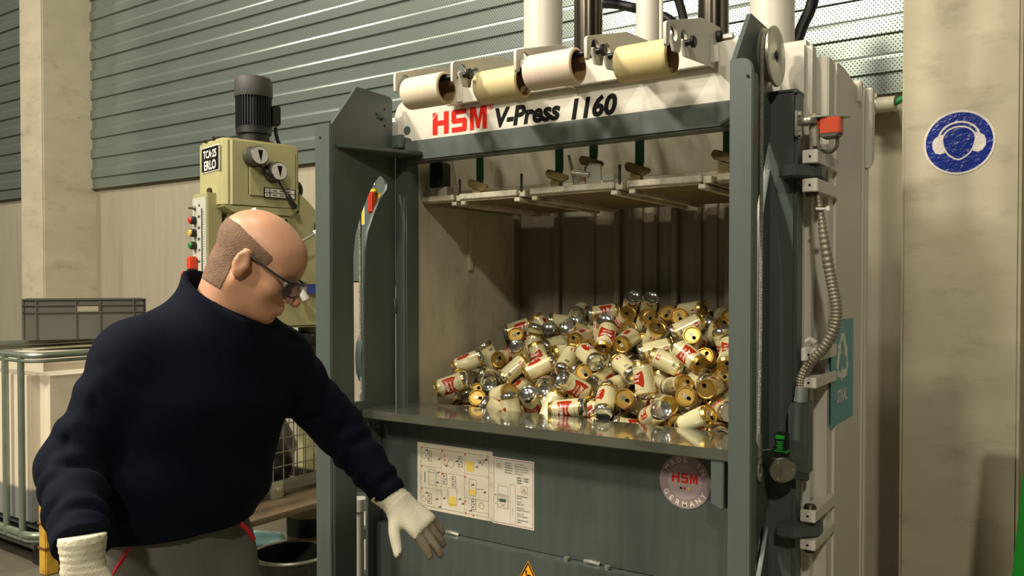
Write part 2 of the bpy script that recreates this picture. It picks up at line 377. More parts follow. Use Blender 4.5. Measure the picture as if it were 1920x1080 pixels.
# guide plates: front flange, web with cut-outs, sloping head
hole_up = [(2.435, 1.052), (2.375, 1.052), (2.372, 1.632), (2.384, 1.717), (2.417, 1.803), (2.457, 1.881), (2.497, 1.939), (2.520, 1.962), (2.540, 1.970), (2.560, 1.960), (2.572, 1.936), (2.567, 1.912), (2.525, 1.866), (2.487, 1.798), (2.456, 1.731), (2.441, 1.655), (2.435, 1.500)]
hole_lo = [(2.384, 0.12), (2.450, 0.12), (2.452, 0.70), (2.500, 0.76), (2.534, 0.82), (2.534, 0.862), (2.515, 0.876), (2.483, 0.876), (2.440, 0.82), (2.386, 0.742)]
web = [(2.252, 0.02), (2.262, 2.135), (2.395, 2.300), (2.585, 2.296), (2.60, 2.285), (2.60, 2.13), (2.617, 2.10), (2.617, 0.02)]
PYC, PZC = 2.533, 2.205
for side, x, sgn in (('left', XL, -1), ('right', XR, 1)):
    b = MB()
    hs = [hole_up, hole_lo]
    if side == 'right':
        hs = [[(2.41, 1.05), (2.41, 1.60), (2.43, 1.70), (2.50, 1.83), (2.575, 1.975), (2.595, 1.985), (2.604, 1.965), (2.60, 1.90), (2.53, 1.76), (2.478, 1.62), (2.47, 1.05)],
              [(2.40, 0.12), (2.43, 0.62), (2.50, 0.76), (2.58, 0.83), (2.598, 0.82), (2.598, 0.78), (2.53, 0.66), (2.46, 0.55), (2.46, 0.12)]]
    b.mesh(flat([web] + hs, T / 2, 0.0015), YZ(x + sgn * T / 2, 0, 0))
    # outward front flange with rounded top corner and a short return lip
    w = 0.083 if side == 'left' else 0.065
    o = x + sgn * w
    fl = [(x, 0.02), (o, 0.02), (o, 2.11), (o - sgn * 0.008, 2.128), (o - sgn * 0.025, 2.138), (x, 2.138)]
    b.prism(fl, 'y', 2.25, 2.25 + T, bev=0.003)
    b.box(min(o, o - sgn * T), max(o, o - sgn * T), 2.252, 2.30, 0.02, 2.10, bev=0.004)
    if side == 'left':   # lower cover strip in front of the web
        b.prism([(2.258, 0.02), (2.258, 1.033), (2.405, 1.036), (2.405, 0.90), (2.377, 0.76), (2.377, 0.02)], 'x', x, x + 0.010, bev=0.003)
    for zz in (2.085,): b.cyl((x + sgn * 0.058, 2.249, zz), (x + sgn * 0.058, 2.2505, zz), 0.005, 10)
    g = P(b, 'guide_plate', GREY)
    HD = mat('hole_dark', (12, 12, 10), 0.9)
    MB().cyl((x + sgn * 0.052, 2.2475, 2.085), (x + sgn * 0.052, 2.2505, 2.085), 0.0045, 10).build('drilled_hole', HD, g, off=PO)
    if side == 'left':
        for yy, zz in ((2.553, 2.24), (2.505, 2.212), (2.553, 2.172)): MB().cyl((x + 0.0005, yy, zz), (x + 0.0018, yy, zz), 0.005, 10).build('drilled_hole', HD, g, off=PO)
    if side == 'left':
        n = MB().lathe([(0, 0.014), (0.010, 0.014), (0.014, 0.010), (0.016, 0)], (x, PYC, PZC), (1, 0, 0), 6).lathe([(0, 0.019), (0.008, 0.018), (0.009, 0.0)], (x, PYC, PZC), (1, 0, 0), 14)
        n.build('axle_nut', GREY, g, off=PO)
    # pulley on the outer side of the head + lifting rope
    px = x + sgn * (0.046 if side == 'right' else 0.062)
    PYC, PZC = 2.533, 2.205
    pl = MB()
    pw = 0.044
    pl.lathe([(0, pw), (0.018, pw), (0.020, pw + .001), (0.088, pw + 0.001), (0.090, pw - 0.002), (0.090, pw - 0.007), (0.074, pw - .015), (0.074, pw - .025), (0.090, pw - 0.034), (0.090, 0.001), (0.088, 0), (0, 0)], (px - sgn * pw, PYC, PZC), (sgn, 0, 0), 48)
    pu = P(pl, 'pulley', ZINC)
    MB().lathe([(0, 0.006), (0.009, 0.006), (0.011, 0.002), (0.017, 0.0015), (0.019, 0)], (px, PYC, PZC), (sgn, 0, 0), 20).build('axle', BLACKM, pu, off=PO)
    cx = px - sgn * 0.020
    rope = MB().tube([(cx, PYC - 0.078 * math.cos(a), PZC + 0.078 * math.sin(a)) for a in np.linspace(PI, 0, 20)] + [(cx, PYC - .078, 1.9), (cx, PYC - .078, 1.4), (cx - sgn * .004, PYC - .076, 1.07)], 0.0055, 8)
    P(rope, 'lifting_rope', mat('wire_rope', (168, 164, 150), 0.4, metal=0.6, bump=0.8, bscale=260))
    fer = MB().cyl((cx - sgn * .004, PYC - .075, 1.075), (cx - sgn * .005, PYC - .075, 0.985), 0.0095, 12)
    fer.tube([(cx - sgn * .005, PYC - .075, 0.99), (cx - sgn * .005, PYC - .08, 0.955), (cx - sgn * .005, PYC - .065, 0.93), (cx - sgn * .005, PYC - .05, 0.955), (cx - sgn * .005, PYC - .06, 0.985)], 0.005, 8, smooth=4)
    P(fer, 'rope_ferrule', ZINC)

# door frame: uprights, header bar, lower panel, shelf
b = MB()
P(MB().box(-2.356, -2.293, 2.615, 2.70, 0.02, 2.13, bev=0.006), 'door_upright', GREY)
b.box(-0.80, -0.70, 2.585, 2.665, 0.02, 2.115, bev=0.010)
b.box(-0.775, -0.70, 2.585, 2.665, 2.10, 2.113, bev=0.002)
frame_p = P(b, 'door_upright', GREY)
P(MB().box(-2.356, -0.80, 2.618, 2.70, 2.026, 2.112, bev=0.006), 'header_bar', GREY)
for x, sg_ in ((XL, 1), (XR, -1)):
    q = [(x, 2.285), (x + sg_ * 0.012, 2.278), (x + sg_ * 0.150, 2.612), (x + sg_ * 0.150, 2.64), (x, 2.64)]
    if sg_ > 0: P(MB().prism(q, 'z', 2.046, 2.062, bev=0.003), 'corner_gusset', GREY)
    else: P(MB().prism([(x, 2.40), (x - 0.16, 2.618), (x - .16, 2.64), (x, 2.64)], 'z', 2.030, 2.044, bev=0.003), 'corner_gusset', GREY)
P(MB().box(-2.36, -2.30, 2.598, 2.616, 2.085, 2.14, bev=0.003).box(-2.372, -2.36, 2.56, 2.60, 2.07, 2.135, bev=.003).cyl((-2.33, 2.595, 2.10), (-2.33, 2.60, 2.10), .006, 10), 'latch_bracket', GREY)
lp = MB()
lp.box(-2.346, -0.80, 2.53, 2.545, 0.555, 1.0)
lp.box(-2.346, -0.80, 2.485, 2.545, 0.02, 0.552, bev=0.004)
P(lp, 'lower_door_panel', GREYD)
# weld beads and screws on the ledge
for x0, x1, in ((-2.02, -1.95), (-1.40, -1.34)): P(MB().tube([(x0, 2.527, 0.556), ((x0 + x1) / 2, 2.522, 0.560), (x1, 2.527, 0.556)], 0.007, 8, smooth=4), 'ledge_weld', ZINC)
for x in (-1.46, -1.30): P(MB().lathe([(0.008, 0), (0.008, 0.006), (0.010, 0.006), (0.010, 0.013), (0, 0.013)], (x, 2.506, 0.552), (0, 0, 1), 12), 'ledge_screw', ZINC)
# shelf: folded plate with rounded left end
sh = MB()
sh.prism([(-2.335, 2.41), (-2.325, 2.40), (-0.80, 2.40), (-0.80, 2.692), (-2.34, 2.692), (-2.346, 2.45)], 'z', 1.015, 1.025, bev=0.002)
sh.box(-2.335, -0.80, 2.398, 2.410, 0.990, 1.025, bev=0.003)
P(sh, 'feed_shelf', SHELF)
for yy, zz in ((2.455, 0.955), (2.51, 0.945)):
    P(MB().lathe([(0.013, 0), (0.013, 0.003), (0.009, 0.003), (0.009, 0.010), (0.004, 0.011), (0.0035, 0.007), (0, 0.007)], (XL, yy, zz), (1, 0, 0), 16), 'shelf_bolt', STEEL)
P(MB().prism([(2.412, 1.0), (2.412, 0.86), (2.43, 0.842), (2.53, 0.842), (2.53, 1.0)], 'x', -0.866, -0.858, bev=.002).prism([(-0.900, 1.003), (-0.866, 1.0), (-0.858, 0.99), (-0.858, .85), (-0.866, 0.842), (-0.900, 0.858)], 'y', 2.404, 2.412, bev=.002), 'shelf_bracket', GREY)

# seam welds on the upright
for x, y, zz in ((-2.352, 2.612, 1.43), (-0.801, 2.60, 1.66), (-0.801, 2.60, 1.36), (-.801, 2.60, 2.04)):
    P(MB().tube([(x, y, zz + .03), (x + .004, y - .004, zz), (x, y, zz - .03)], 0.008, 8, smooth=4), 'weld_seam', GREY)

# white chamber: side walls, back, floor, columns
b = MB()
b.box(-2.36, -2.30, 2.68, 3.47, 0.3, 2.30, bev=0.006)
b.box(-2.300, -2.2985, 2.70, 3.05, 0.3, 1.9)
P(b, 'chamber_wall', WHITED)
P(MB().box(-2.30, -2.288, 3.045, 3.075, 1.585, 1.9, bev=0.003), 'guide_strip', WHITED)
b = MB()
b.box(-0.93, -0.84, 2.70, 3.47, 0.3, 2.30, bev=0.004)
P(b, 'chamber_wall', WHITED)
b = MB()
b.box(-2.36, -0.84, 3.46, 3.50, 0.3, 2.36)
x = -2.30
for xr, ww, d in ((-2.295, 0.035, 0.03), (-2.06, 0.03, 0.028), (-1.87, 0.02, 0.012), (-1.735, 0.030, 0.035), (-1.64, 0.05, 0.012), (-1.55, 0.018, 0.02), (-1.455, 0.030, 0.035), (-1.345, 0.018, 0.02), (-1.29, 0.05, 0.012), (-1.215, 0.03, 0.03), (-1.08, 0.03, 0.03)):
    b.box(xr - ww / 2, xr + ww / 2, 3.46 - d, 3.462, 0.3, 1.98, bev=0.004)
P(b, 'chamber_back', BACKD)
P(MB().box(-2.36, -0.84, 2.70, 3.47, 0.70, 0.78), 'chamber_floor', WHITED)
# bright panel behind the header (upper chamber)
P(MB().prism([(2.97, 1.94), (2.985, 1.94), (2.90, 2.26), (2.885, 2.26)], 'x', -2.297, -0.93), 'upper_back_panel', WHITEB)
# left outer flank and front column, right column and side panel
P(MB().box(-2.66, -2.37, 2.72, 3.47, 0.02, 2.25, bev=0.02, seg=3), 'side_panel', WHITE)
P(MB().box(-0.94, -0.682, 2.668, 2.755, 0.02, 2.285, bev=0.020, seg=4), 'corner_column', WHITE)
b = MB()
b.prism([(2.80, 0.02), (2.80, 2.23), (2.82, 2.25), (2.92, 2.25), (3.22, 2.215), (3.25, 2.20), (3.25, 0.02)], 'x', -0.90, -0.637, bev=0.016)
b.box(-0.90, -0.645, 2.74, 2.82, 0.02, 2.24, bev=0.004)
sp = P(b, 'side_panel', WHITE)
b = MB()
b.box(-0.90, -0.632, 3.20, 3.245, 0.02, 2.245, bev=0.008)
b.box(-0.90, -0.630, 3.245, 3.295, 0.02, 2.20, bev=0.008)
b.prism([(3.245, 2.235), (3.30, 2.235), (3.30, 1.98), (3.245, 1.94)], 'x', -0.66, -0.612, bev=0.004)
b.prism([(3.10, 2.225), (3.13, 2.24), (3.16, 2.215), (3.15, 2.17), (3.12, 2.16)], 'x', -0.66, -0.622, bev=0.004)
P(b, 'rear_column', WHITE)

# white header panel with the lettering and the spool holder
hp = P(MB().prism([(-2.386, 2.08), (-0.86, 2.08), (-0.86, 2.315), (-2.30, 2.30), (-2.345, 2.29), (-2.37, 2.272), (-2.386, 2.24)], 'y', 2.650, 2.664, bev=0.003), 'header_panel', WHITE)
MB().cyl((-2.315, 2.646, 2.165), (-2.315, 2.652, 2.165), 0.017, 20).build('plug', GREY, hp, off=PO)
# HSM block letters, cap height 1
Hs = [[(0.0, 0.0), (0.28, 0.0), (0.28, 0.40), (0.67, 0.40), (0.67, 0.0), (0.95, 0.0), (0.95, 1.0), (0.67, 1.0), (0.67, 0.62), (0.28, 0.62), (0.28, 0.98), (0.0, 0.70)],
      [(0.0, 0.78), (0.22, 1.0), (0.0, 1.0)]]
Ss = [[(1.13, 0.0), (1.92, 0.0), (2.0, 0.09), (2.0, 0.52), (1.92, 0.61), (1.38, 0.61), (1.38, 0.78), (1.97, 0.78), (1.97, 1.0), (1.2, 1.0), (1.12, 0.92), (1.12, 0.48), (1.2, 0.39), (1.74, 0.39), (1.74, 0.22), (1.13, 0.22)]]
Ms = [[(2.18, 0.0), (2.40, 0.0), (2.40, 0.70), (2.56, 0.06), (2.72, 0.06), (2.88, 0.70), (2.88, 0.0), (3.12, 0.0), (3.12, 1.0), (2.78, 1.0), (2.64, 0.42), (2.50, 1.0), (2.18, 1.0)]]
def hsm(mb, x, y, z, h, w, m=0, d=0.0006):
    for grp in (Hs, Ss, Ms):
        for poly in grp:
            mb.mesh(flat([[(p[0] / 3.12 * w, p[1] * h) for p in poly]], d), XZ(x, y, z), m)
    return mb
L1 = hsm(MB(), -2.178, 2.6494, 2.130, 0.090, 0.272)
L1.mesh(flat([circ(0, 0, .0135, 28), circ(0, 0, .0115, 28)], 0.0005), XZ(-1.888, 2.6494, 2.214))
L1.mesh(text('R', 0.021, bold=.02), XZ(-1.888, 2.6490, 2.2065))
L1.build('logo_lettering', RED, hp, off=PO)
L2 = MB()
L2.mesh(text('V-Press', 0.098, shear=0.18, bold=0.042, align='LEFT', xs=0.97), XZ(-1.872, 2.6490, 2.131))
L2.build('model_lettering', INK, hp, off=PO)
L2 = MB()
L2.mesh(text('1160', 0.098, shear=0.18, bold=0.042, align='LEFT', xs=0.98), XZ(-1.540, 2.6490, 2.124))
L2.build('model_number', INK, hp, off=PO)
# spool holder: base strip with five hooked plates
holder = P(MB().box(-2.08, -0.978, 2.612, 2.632, 2.232, 2.32, bev=0.002).box(-2.08, -.978, 2.63, 2.655, 2.30, 2.32), 'spool_holder', WHITE)
BX = [-2.025, -1.765, -1.505, -1.245, -0.985]
def arc(cx, cy, r, a0, a1, n=8): return [(cx + r * math.cos(math.radians(a)), cy + r * math.sin(math.radians(a))) for a in np.linspace(a0, a1, n)]
plate = [(2.620, 2.232), (2.394, 2.213), (2.374, 2.240), (2.371, 2.252), (2.377, 2.259), (2.385, 2.254), (2.390, 2.241), (2.399, 2.238), (2.408, 2.245)] + \
        arc(2.3825, 2.266, 0.0255, 0, 180, 9) + [(2.357, 2.244), (2.350, 2.214), (2.310, 2.210), (2.289, 2.240), (2.287, 2.250), (2.293, 2.256), (2.300, 2.251), (2.305, 2.239), (2.315, 2.236), (2.326, 2.242), (2.331, 2.252)] + \
        arc(2.304, 2.258, 0.028, 0, 175, 9) + [(2.270, 2.225)] + arc(2.2595, 2.222, 0.0105, 0, -180, 6) + \
        [(2.249, 2.268)] + arc(2.265, 2.268, 0.016, 180, 105, 5) + [(2.511, 2.358), (2.530, 2.362), (2.685, 2.373), (2.698, 2.362), (2.698, 2.300), (2.645, 2.292), (2.645, 2.232)]
for i, x in enumerate(BX):
    q = MB().mesh(flat([plate], 0.004, 0.001), YZ(x, 0, -0.003))
    q.box(x - .004, x + .030, 2.606, 2.614, 2.238, 2.292)
    q.build('hook_plate', WHITE, holder, off=PO)
kn = MB().lathe([(0, 0.020), (0.018, 0.020), (0.024, 0.016), (0.024, 0.0), (0, 0)], (-0.981, 2.668, 2.330), (1, 0, 0), 24)
kb = P(kn, 'stop_buffer', BLACK)
MB().lathe([(0, 0.034), (0.012, 0.034), (0.012, 0.0)], (-0.962, 2.668, 2.330), (1, 0, 0), 6).build('hex_nut', ZINC, kb, off=PO)

# platen: stepped plates, guides, straps
b = MB()
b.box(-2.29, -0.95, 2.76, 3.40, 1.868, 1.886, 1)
for x0, x1 in ((-2.297, -2.127), (-2.099, -1.814), (-1.752, -1.390), (-1.337, -1.056), (-1.0, -0.94)):
    b.box(x0, x1, 2.72, 3.40, 1.868, 1.892, 0, bev=0.003)
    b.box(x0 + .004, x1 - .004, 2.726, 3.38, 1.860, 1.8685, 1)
for x0 in (-2.127, -1.814, -1.390, -1.056): b.box(x0, x0 + 0.030, 2.735, 3.38, 1.865, 1.889, 0, bev=.002).box(x0 - 0.012, x0 + 0.014, 2.722, 3.39, 1.846, 1.862, 0, bev=.002)
for x0 in (-2.099, -1.752, -1.337): b.box(x0 + .008, x0 + 0.032, 2.722, 3.39, 1.846, 1.862, 0, bev=.002)
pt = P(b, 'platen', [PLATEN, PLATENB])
for x in (-2.125, -1.82, -1.392): MB().cyl((x + .02, 2.735, 1.885), (x + .02, 2.735, 1.955), 0.005, 8).build('guide_pin', BLACKM, pt, off=PO)
P(MB().box(-2.272, -2.20, 2.735, 2.80, 1.93, 2.035, bev=.006).cyl((-2.235, 2.73, 1.965), (-2.235, 2.735, 1.965), .006, 10), 'black_block', BLACKM)
P(MB().box(-2.252, -2.185, 2.75, 2.80, 1.888, 1.932, bev=.002), 'platen_riser', WHITED)
for i, (x, zb) in enumerate(((-2.035, 1.935), (-1.655, 1.945), (-1.505, 1.985), (-1.315, 1.945), (-0.985, 1.96))):
    s_ = P(MB().prism([(x - .016, 2.30), (x - .016, zb), (x + .013, zb), (x + .018, zb + .02), (x + .016, 2.30)], 'y', 2.775, 2.785, bev=.002), 'tie_strap', GREEN)
    MB().prism([(-.055, .020), (-.045, .034), (-.03, .032), (.048, .004), (.05, -.01), (.02, -.022), (-.045, .0)], 'y', -0.006, 0.006, bev=.003, mx=Matrix.Translation((x, 2.768, zb - .012))).box(x - .03, x + .01, 2.765, 2.79, 1.892, zb - .02).build('strap_hook', HOOKY, s_, off=PO)
g = MB()
g.prism([(-1.515, 1.892), (-1.515, 1.955), (-1.50, 1.975), (-1.455, 1.965), (-1.452, 1.905), (-1.44, 1.892)], 'y', 2.74, 2.752, bev=.002)
g.cyl((-1.575, 2.742, 1.942), (-1.50, 2.742, 1.928), 0.011, 12).box(-1.45, -1.40, 2.742, 2.752, 1.90, 1.925, bev=.002)
g.prism([(-1.60, 1.89), (-1.575, 1.89), (-1.62, 2.02), (-1.63, 2.02)], 'y', 2.80, 2.806)
P(g, 'strap_latch', ZINC)
# hydraulic: cylinder housings, piston rods, hoses, thin tube
for cx, r in ((-1.927, 0.085), (-1.43, 0.048), (-0.932, 0.080)):
    P(MB().lathe([(0, -0.28), (r, -0.28), (r, 1.0), (0, 1.0)], (cx, 3.10, 2.30), (0, 0, 1), 40), 'cylinder_housing', WHITE)
for cx, r in ((-1.703, 0.060), (-1.157, 0.058)):
    P(MB().lathe([(0, -0.28), (r, -0.28), (r, 1.0), (0, 1.0)], (cx, 3.10, 2.30), (0, 0, 1), 40), 'piston_rod', ROD)
P(MB().cyl((-1.351, 3.05, 2.0), (-1.351, 3.05, 3.4), 0.008, 10), 'thin_tube', WHITE)
P(MB().tube([(-1.80, 3.4, 2.805), (-1.70, 3.38, 2.775), (-1.55, 3.36, 2.71), (-1.43, 3.34, 2.64), (-1.36, 3.3, 2.5)], 0.021, 12, smooth=6), 'hydraulic_hose', BLACK)
P(MB().tube([(-1.44, 3.36, 3.0), (-1.425, 3.38, 2.78), (-1.40, 3.4, 2.65), (-1.37, 3.4, 2.4)], 0.019, 12, smooth=6), 'hydraulic_hose', BLACK)
P(MB().tube([(-0.83, 3.36, 2.95), (-0.845, 3.38, 2.72), (-0.868, 3.4, 2.62), (-0.905, 3.38, 2.52), (-0.93, 3.36, 2.40), (-.93, 3.36, 2.2)], 0.023, 12, smooth=6), 'hydraulic_hose', BLACK)
# hinge blocks, grey hinge arms, pins
for z0, z1 in ((1.878, 1.918), (1.793, 1.833), (1.288, 1.328), (1.208, 1.240), (0.806, 0.842), (0.722, 0.752)):
    hb = P(MB().box(-0.674, -0.630, 2.548, 2.81, z0, z1, bev=0.002), 'hinge_block', WHITE)
    MB().cyl((-0.652, 2.5465, (z0 + z1) / 2), (-0.652, 2.549, (z0 + z1) / 2), 0.0035, 10).build('grease_hole', mat('hole_dark', (12, 12, 10), 0.9), hb, off=PO)
for z0, z1 in ((1.838, 1.874), (0.757, 0.793)):
    P(MB().prism([(-0.745, 2.56), (-0.735, 2.52), (-0.688, 2.515), (-0.628, 2.585), (-0.628, 2.64), (-0.74, 2.66)], 'z', z0, z1, bev=0.004), 'hinge_arm', GREY)
for z0, z1, tp in ((1.918, 1.932, 1), (1.780, 1.793, -1), (0.842, 0.856, 1), (0.708, 0.722, -1)):
    P(MB().lathe([(0.020, 0), (0.015, 0.012), (0, 0.0135)], (-0.652, 2.575, z0 if tp > 0 else z1), (0, 0, tp), 20), 'hinge_pin', mat('greasy_steel', (70, 58, 42), 0.4, metal=0.5, var=0.2))
P(MB().cyl((-0.652, 2.60, 1.92), (-0.652, 2.60, 2.03), 0.016, 16), 'hinge_post', mat('dull_steel', (168, 160, 142), 0.45, metal=0.4, var=0.12))
P(MB().tube([(-0.664, 2.56, 1.345), (-0.65, 2.562, 1.352), (-0.636, 2.56, 1.342)], 0.008, 8, smooth=3), 'plastic_wrap', mat('clear_film', (214, 208, 190), 0.2, coat=0.6))
# limit switch with bracket and cable
sw = P(MB().box(-0.705, -0.697, 2.575, 2.625, 1.965, 2.045, bev=.002).lathe([(0.010, 0), (0.010, .008), (0, .008)], (-0.697, 2.59, 2.035), (1, 0, 0), 6).lathe([(0.010, 0), (0.010, .008), (0, .008)], (-0.697, 2.59, 1.975), (1, 0, 0), 6)
       .prism([(-0.697, 2.585), (-0.66, 2.570), (-0.63, 2.575), (-0.592, 2.60), (-0.555, 2.62), (-0.555, 2.64), (-0.60, 2.65), (-0.697, 2.63)], 'z', 2.016, 2.022, bev=.001)
       .lathe([(0.020, 0), (0.028, 0), (0.030, .008), (0.028, .016), (0.020, .016), (.020, 0)], (-0.668, 2.585, 1.999), (0, 0, 1), 24), 'switch_bracket', ZINC)
bx = MB()
bx.box(-0.634, -0.576, 2.585, 2.635, 1.966, 2.016, 0, bev=.003).box(-0.645, -0.634, 2.59, 2.62, 1.983, 2.012, 0, bev=.003).prism([(-0.636, 1.968), (-0.576, 1.968), (-0.588, 1.956), (-0.628, 1.956)], 'y', 2.584, 2.634, 1, bev=.002)
so = P(bx, 'limit_switch', [mat('orange_housing', (222, 74, 22), 0.4), mat('grey_cap', (92, 90, 80), 0.5)])
MB().tube([(-0.588, 2.61, 1.957), (-0.592, 2.615, 1.93), (-0.612, 2.625, 1.917), (-0.64, 2.64, 1.925), (-0.66, 2.66, 1.93)], 0.0055, 8, smooth=5).build('cable', mat('olive_cable', (98, 98, 78), 0.5), so, off=PO)
# turned steel magnet lock with connector, junction box and conduit
ml = MB()
ax = Vector((0.05, -0.09, -0.02))
ml.lathe([(0, 0.0), (0.002, -.004), (0.012, -0.001), (0.037, 0.0), (0.040, -0.003), (0.040, -0.075), (0, -0.075)], (-0.706, 2.478, 0.967), ax.normalized() * 1.0, 40)
lk = P(ml, 'magnet_lock', STEEL)
k = MB()
qa = Vector((0, 0, 1)).rotation_difference(ax.normalized())
for a in (40, 150, 270):
    c0 = Vector((-0.706, 2.478, 0.967)) + qa @ Vector((0.029 * math.cos(math.radians(a)), 0.029 * math.sin(math.radians(a)), 0.0005))
    k.lathe([(0, .0015), (0.004, .001), (.0045, 0)], c0, ax, 10)
k.build('cap_screw', ZINC, lk, off=PO)
MB().box(-0.715, -0.650, 2.54, 2.56, 0.93, 1.01, bev=.003).build('mounting_plate', GREYD, lk, off=PO)
cn = MB().box(-0.735, -0.697, 2.475, 2.515, 1.005, 1.022, 0, bev=.002).box(-0.732, -0.697, 2.478, 2.515, 1.024, 1.078, 0, bev=.004).box(-0.733, -0.696, 2.477, 2.516, 1.020, 1.024, 1)
con = P(cn, 'valve_connector', [BLACKM, mat('green_edge', (40, 190, 60), 0.5)])
gl = MB().mesh(flat([[(-.013, -.006), (.013, -.006), (.013, .006), (-.013, .006)]], .0003), XZ(-0.7145, 2.4773, 1.066))
for i in range(5): gl.mesh(flat([[(-.011 + (i % 2) * .003, 0), (.010 - (i % 3) * .002, 0), (.010 - (i % 3) * .002, .003), (-.011 + (i % 2) * .003, .003)]], .0003), XZ(-0.7145, 2.4773, 1.050 - i * .0055))
gl.build('connector_print', mat('green_print', (36, 170, 50), 0.5), con, off=PO)
P(MB().tube([(-0.75, 2.40, 1.035), (-0.735, 2.48, 1.028)], 0.0022, 6), 'earth_wire', ZINC)
P(MB().prism([(-0.708, 0.96), (-0.708, 1.145), (-0.698, 1.163), (-0.648, 1.167), (-0.648, 0.95)], 'y', 2.535, 2.59, bev=.004), 'junction_box', GREY)
gd = MB().lathe([(0.017, 0), (0.020, 0.002), (0.020, 0.010), (0.018, 0.012), (0.019, 0.013), (0.0185, 0.045), (0.013, 0.048)], (-0.678, 2.56, 1.163), (0.08, 0, 1), 16)
P(gd, 'cable_gland', mat('grey_gland', (140, 146, 140), 0.5))
path = [(-0.676, 2.56, 1.20), (-0.672, 2.56, 1.24), (-0.648, 2.56, 1.288), (-0.607, 2.555, 1.335), (-0.580, 2.55, 1.390), (-0.574, 2.55, 1.444), (-0.584, 2.555, 1.50), (-0.597, 2.56, 1.56), (-0.612, 2.56, 1.648), (-0.624, 2.57, 1.720), (-0.634, 2.575, 1.785)]
pp_ = catmull([Vector(p) for p in path], 26)
P(MB().tube(pp_, [0.0155 - 0.0085 * max(0, (i / len(pp_) - .72) / .28) for i in range(len(pp_))], 14, wob=(0.07, 5)), 'corrugated_conduit', mat('conduit_grey', (140, 132, 112), 0.35, metal=0.3), ang=60)
P(MB().tube([(-0.636, 2.558, 1.742), (-0.618, 2.556, 1.740), (-0.606, 2.566, 1.742)], 0.004, 6).box(-.608, -.598, 2.56, 2.57, 1.736, 1.748), 'cable_tie', WPRINT)

# stickers on the door
PAPER = mat('grimy_sticker', (200, 190, 168), 0.5, var=0.05, vscale=5, dirt=(104, 98, 82), dirt_amt=0.6, dscale=9)
PAPER2 = mat('sticker_white', (206, 198, 182), 0.5, var=0.04, vscale=6, dirt=(150, 142, 124), dirt_amt=0.4, dscale=9)
st = P(MB().mesh(flat([[(-2.160, 0.631), (-1.7925, 0.631), (-1.7925, 0.894), (-2.160, 0.894)]], .0005), XZ(0, 2.5290, 0)), 'operating_sticker', PAPER)
ln = MB(); Y1 = 2.5282
def seg(mb, x0, z0, x1, z1, w, y=Y1, m=0):
    d = Vector((x1 - x0, z1 - z0)); n = Vector((-d.y, d.x)).normalized() * w / 2
    mb.quad([(x0 + n.x, y, z0 + n.y), (x0 - n.x, y, z0 - n.y), (x1 - n.x, y, z1 - n.y), (x1 + n.x, y, z1 + n.y)], m); return mb
def rect(mb, x0, z0, x1, z1, y=Y1, m=0): mb.quad([(x0, y, z0), (x1, y, z0), (x1, y, z1), (x0, y, z1)], m); return mb
def orect(mb, x0, z0, x1, z1, w, y=Y1, m=0):
    seg(mb, x0, z0, x1, z0, w, y, m); seg(mb, x1, z0, x1, z1, w, y, m); seg(mb, x1, z1, x0, z1, w, y, m); seg(mb, x0, z1, x0, z0, w, y, m); return mb
X0, Z0 = -2.160, 0.631
def sx(u): return X0 + u * 0.3675
def sz(v): return Z0 + 0.263 * (1 - v)
orect(ln, sx(.05), sz(.95), sx(.95), sz(.07), .0013)
for u in (.33, .64): seg(ln, sx(u), sz(.95), sx(u), sz(.07), .001)
for u0, u1, v in ((.05, .33, .35), (.05, .33, .68), (.33, .64, .41), (.64, .95, .37), (.64, .95, .72), (.64, .95, .90)): seg(ln, sx(u0), sz(v), sx(u1), sz(v), .001)
for u, v in ((.17, .19), (.17, .83), (.585, .21), (.50, .52), (.38, .50), (.76, .80)):
    orect(ln, sx(u - .025), sz(v + .075), sx(u + .025), sz(v - .075), .0022)
    for k in range(3): rect(ln, sx(u - .016 + .012 * (k % 2)), sz(v + .05 - .04 * k), sx(u + .004 + .008 * (k % 2)), sz(v + .03 - .04 * k))
for u, v, r in ((.09, .20, .012), (.09, .85, .012), (.46, .26, .016), (.86, .80, .012)):
    c = circ(sx(u), sz(v), r, 20); d_ = circ(sx(u), sz(v), r - .0014, 20)
    ln.mesh(flat([c, d_], 0.0001), XZ(0, Y1, 0))
for u, v in ((.30, .22), (.29, .42), (.28, .57), (.40, .30), (.54, .21), (.37, .79), (.58, .76), (.62, .82), (.84, .18), (.80, .25), (.92, .13), (.75, .52), (.90, .60), (.27, .82), (.13, .11), (.13, .75), (.31, .93), (.72, .90)):
    seg(ln, sx(u - .02), sz(v + .012), sx(u + .015), sz(v - .016), .004); rect(ln, sx(u), sz(v + .012), sx(u + .016), sz(v - .004))
seg(ln, sx(.105), sz(.60), sx(.105), sz(.44), .004)
orect(ln, sx(.16), sz(.62), sx(.26), sz(.39), .0012); seg(ln, sx(.14), sz(.43), sx(.25), sz(.43), .002); seg(ln, sx(.26), sz(.47), sx(.31), sz(.46), .001)
seg(ln, sx(.86), sz(.22), sx(.94), sz(.06), .002); seg(ln, sx(.80), sz(.16), sx(.93), sz(.12), .0012)
orect(ln, sx(.42), sz(.86), sx(.54), sz(.62), .0012); orect(ln, sx(.70), sz(.68), sx(.79), sz(.44), .0012); seg(ln, sx(.79), sz(.57), sx(.88), sz(.56), .002)
ln.build('diagram_lines', mat('faded_print', (92, 88, 78), 0.6), st, off=PO)
for q_ in ((sx(.665), sz(.33), sx(.765), sz(.185)), (sx(.43), sz(.885), sx(.53), sz(.745)), (sx(.70), sz(.67), sx(.785), sz(.585))):
    rect(MB(), *q_).build('bale_symbol', mat('diagram_yellow', (206, 178, 78), 0.6), st, off=PO)
rd = MB()
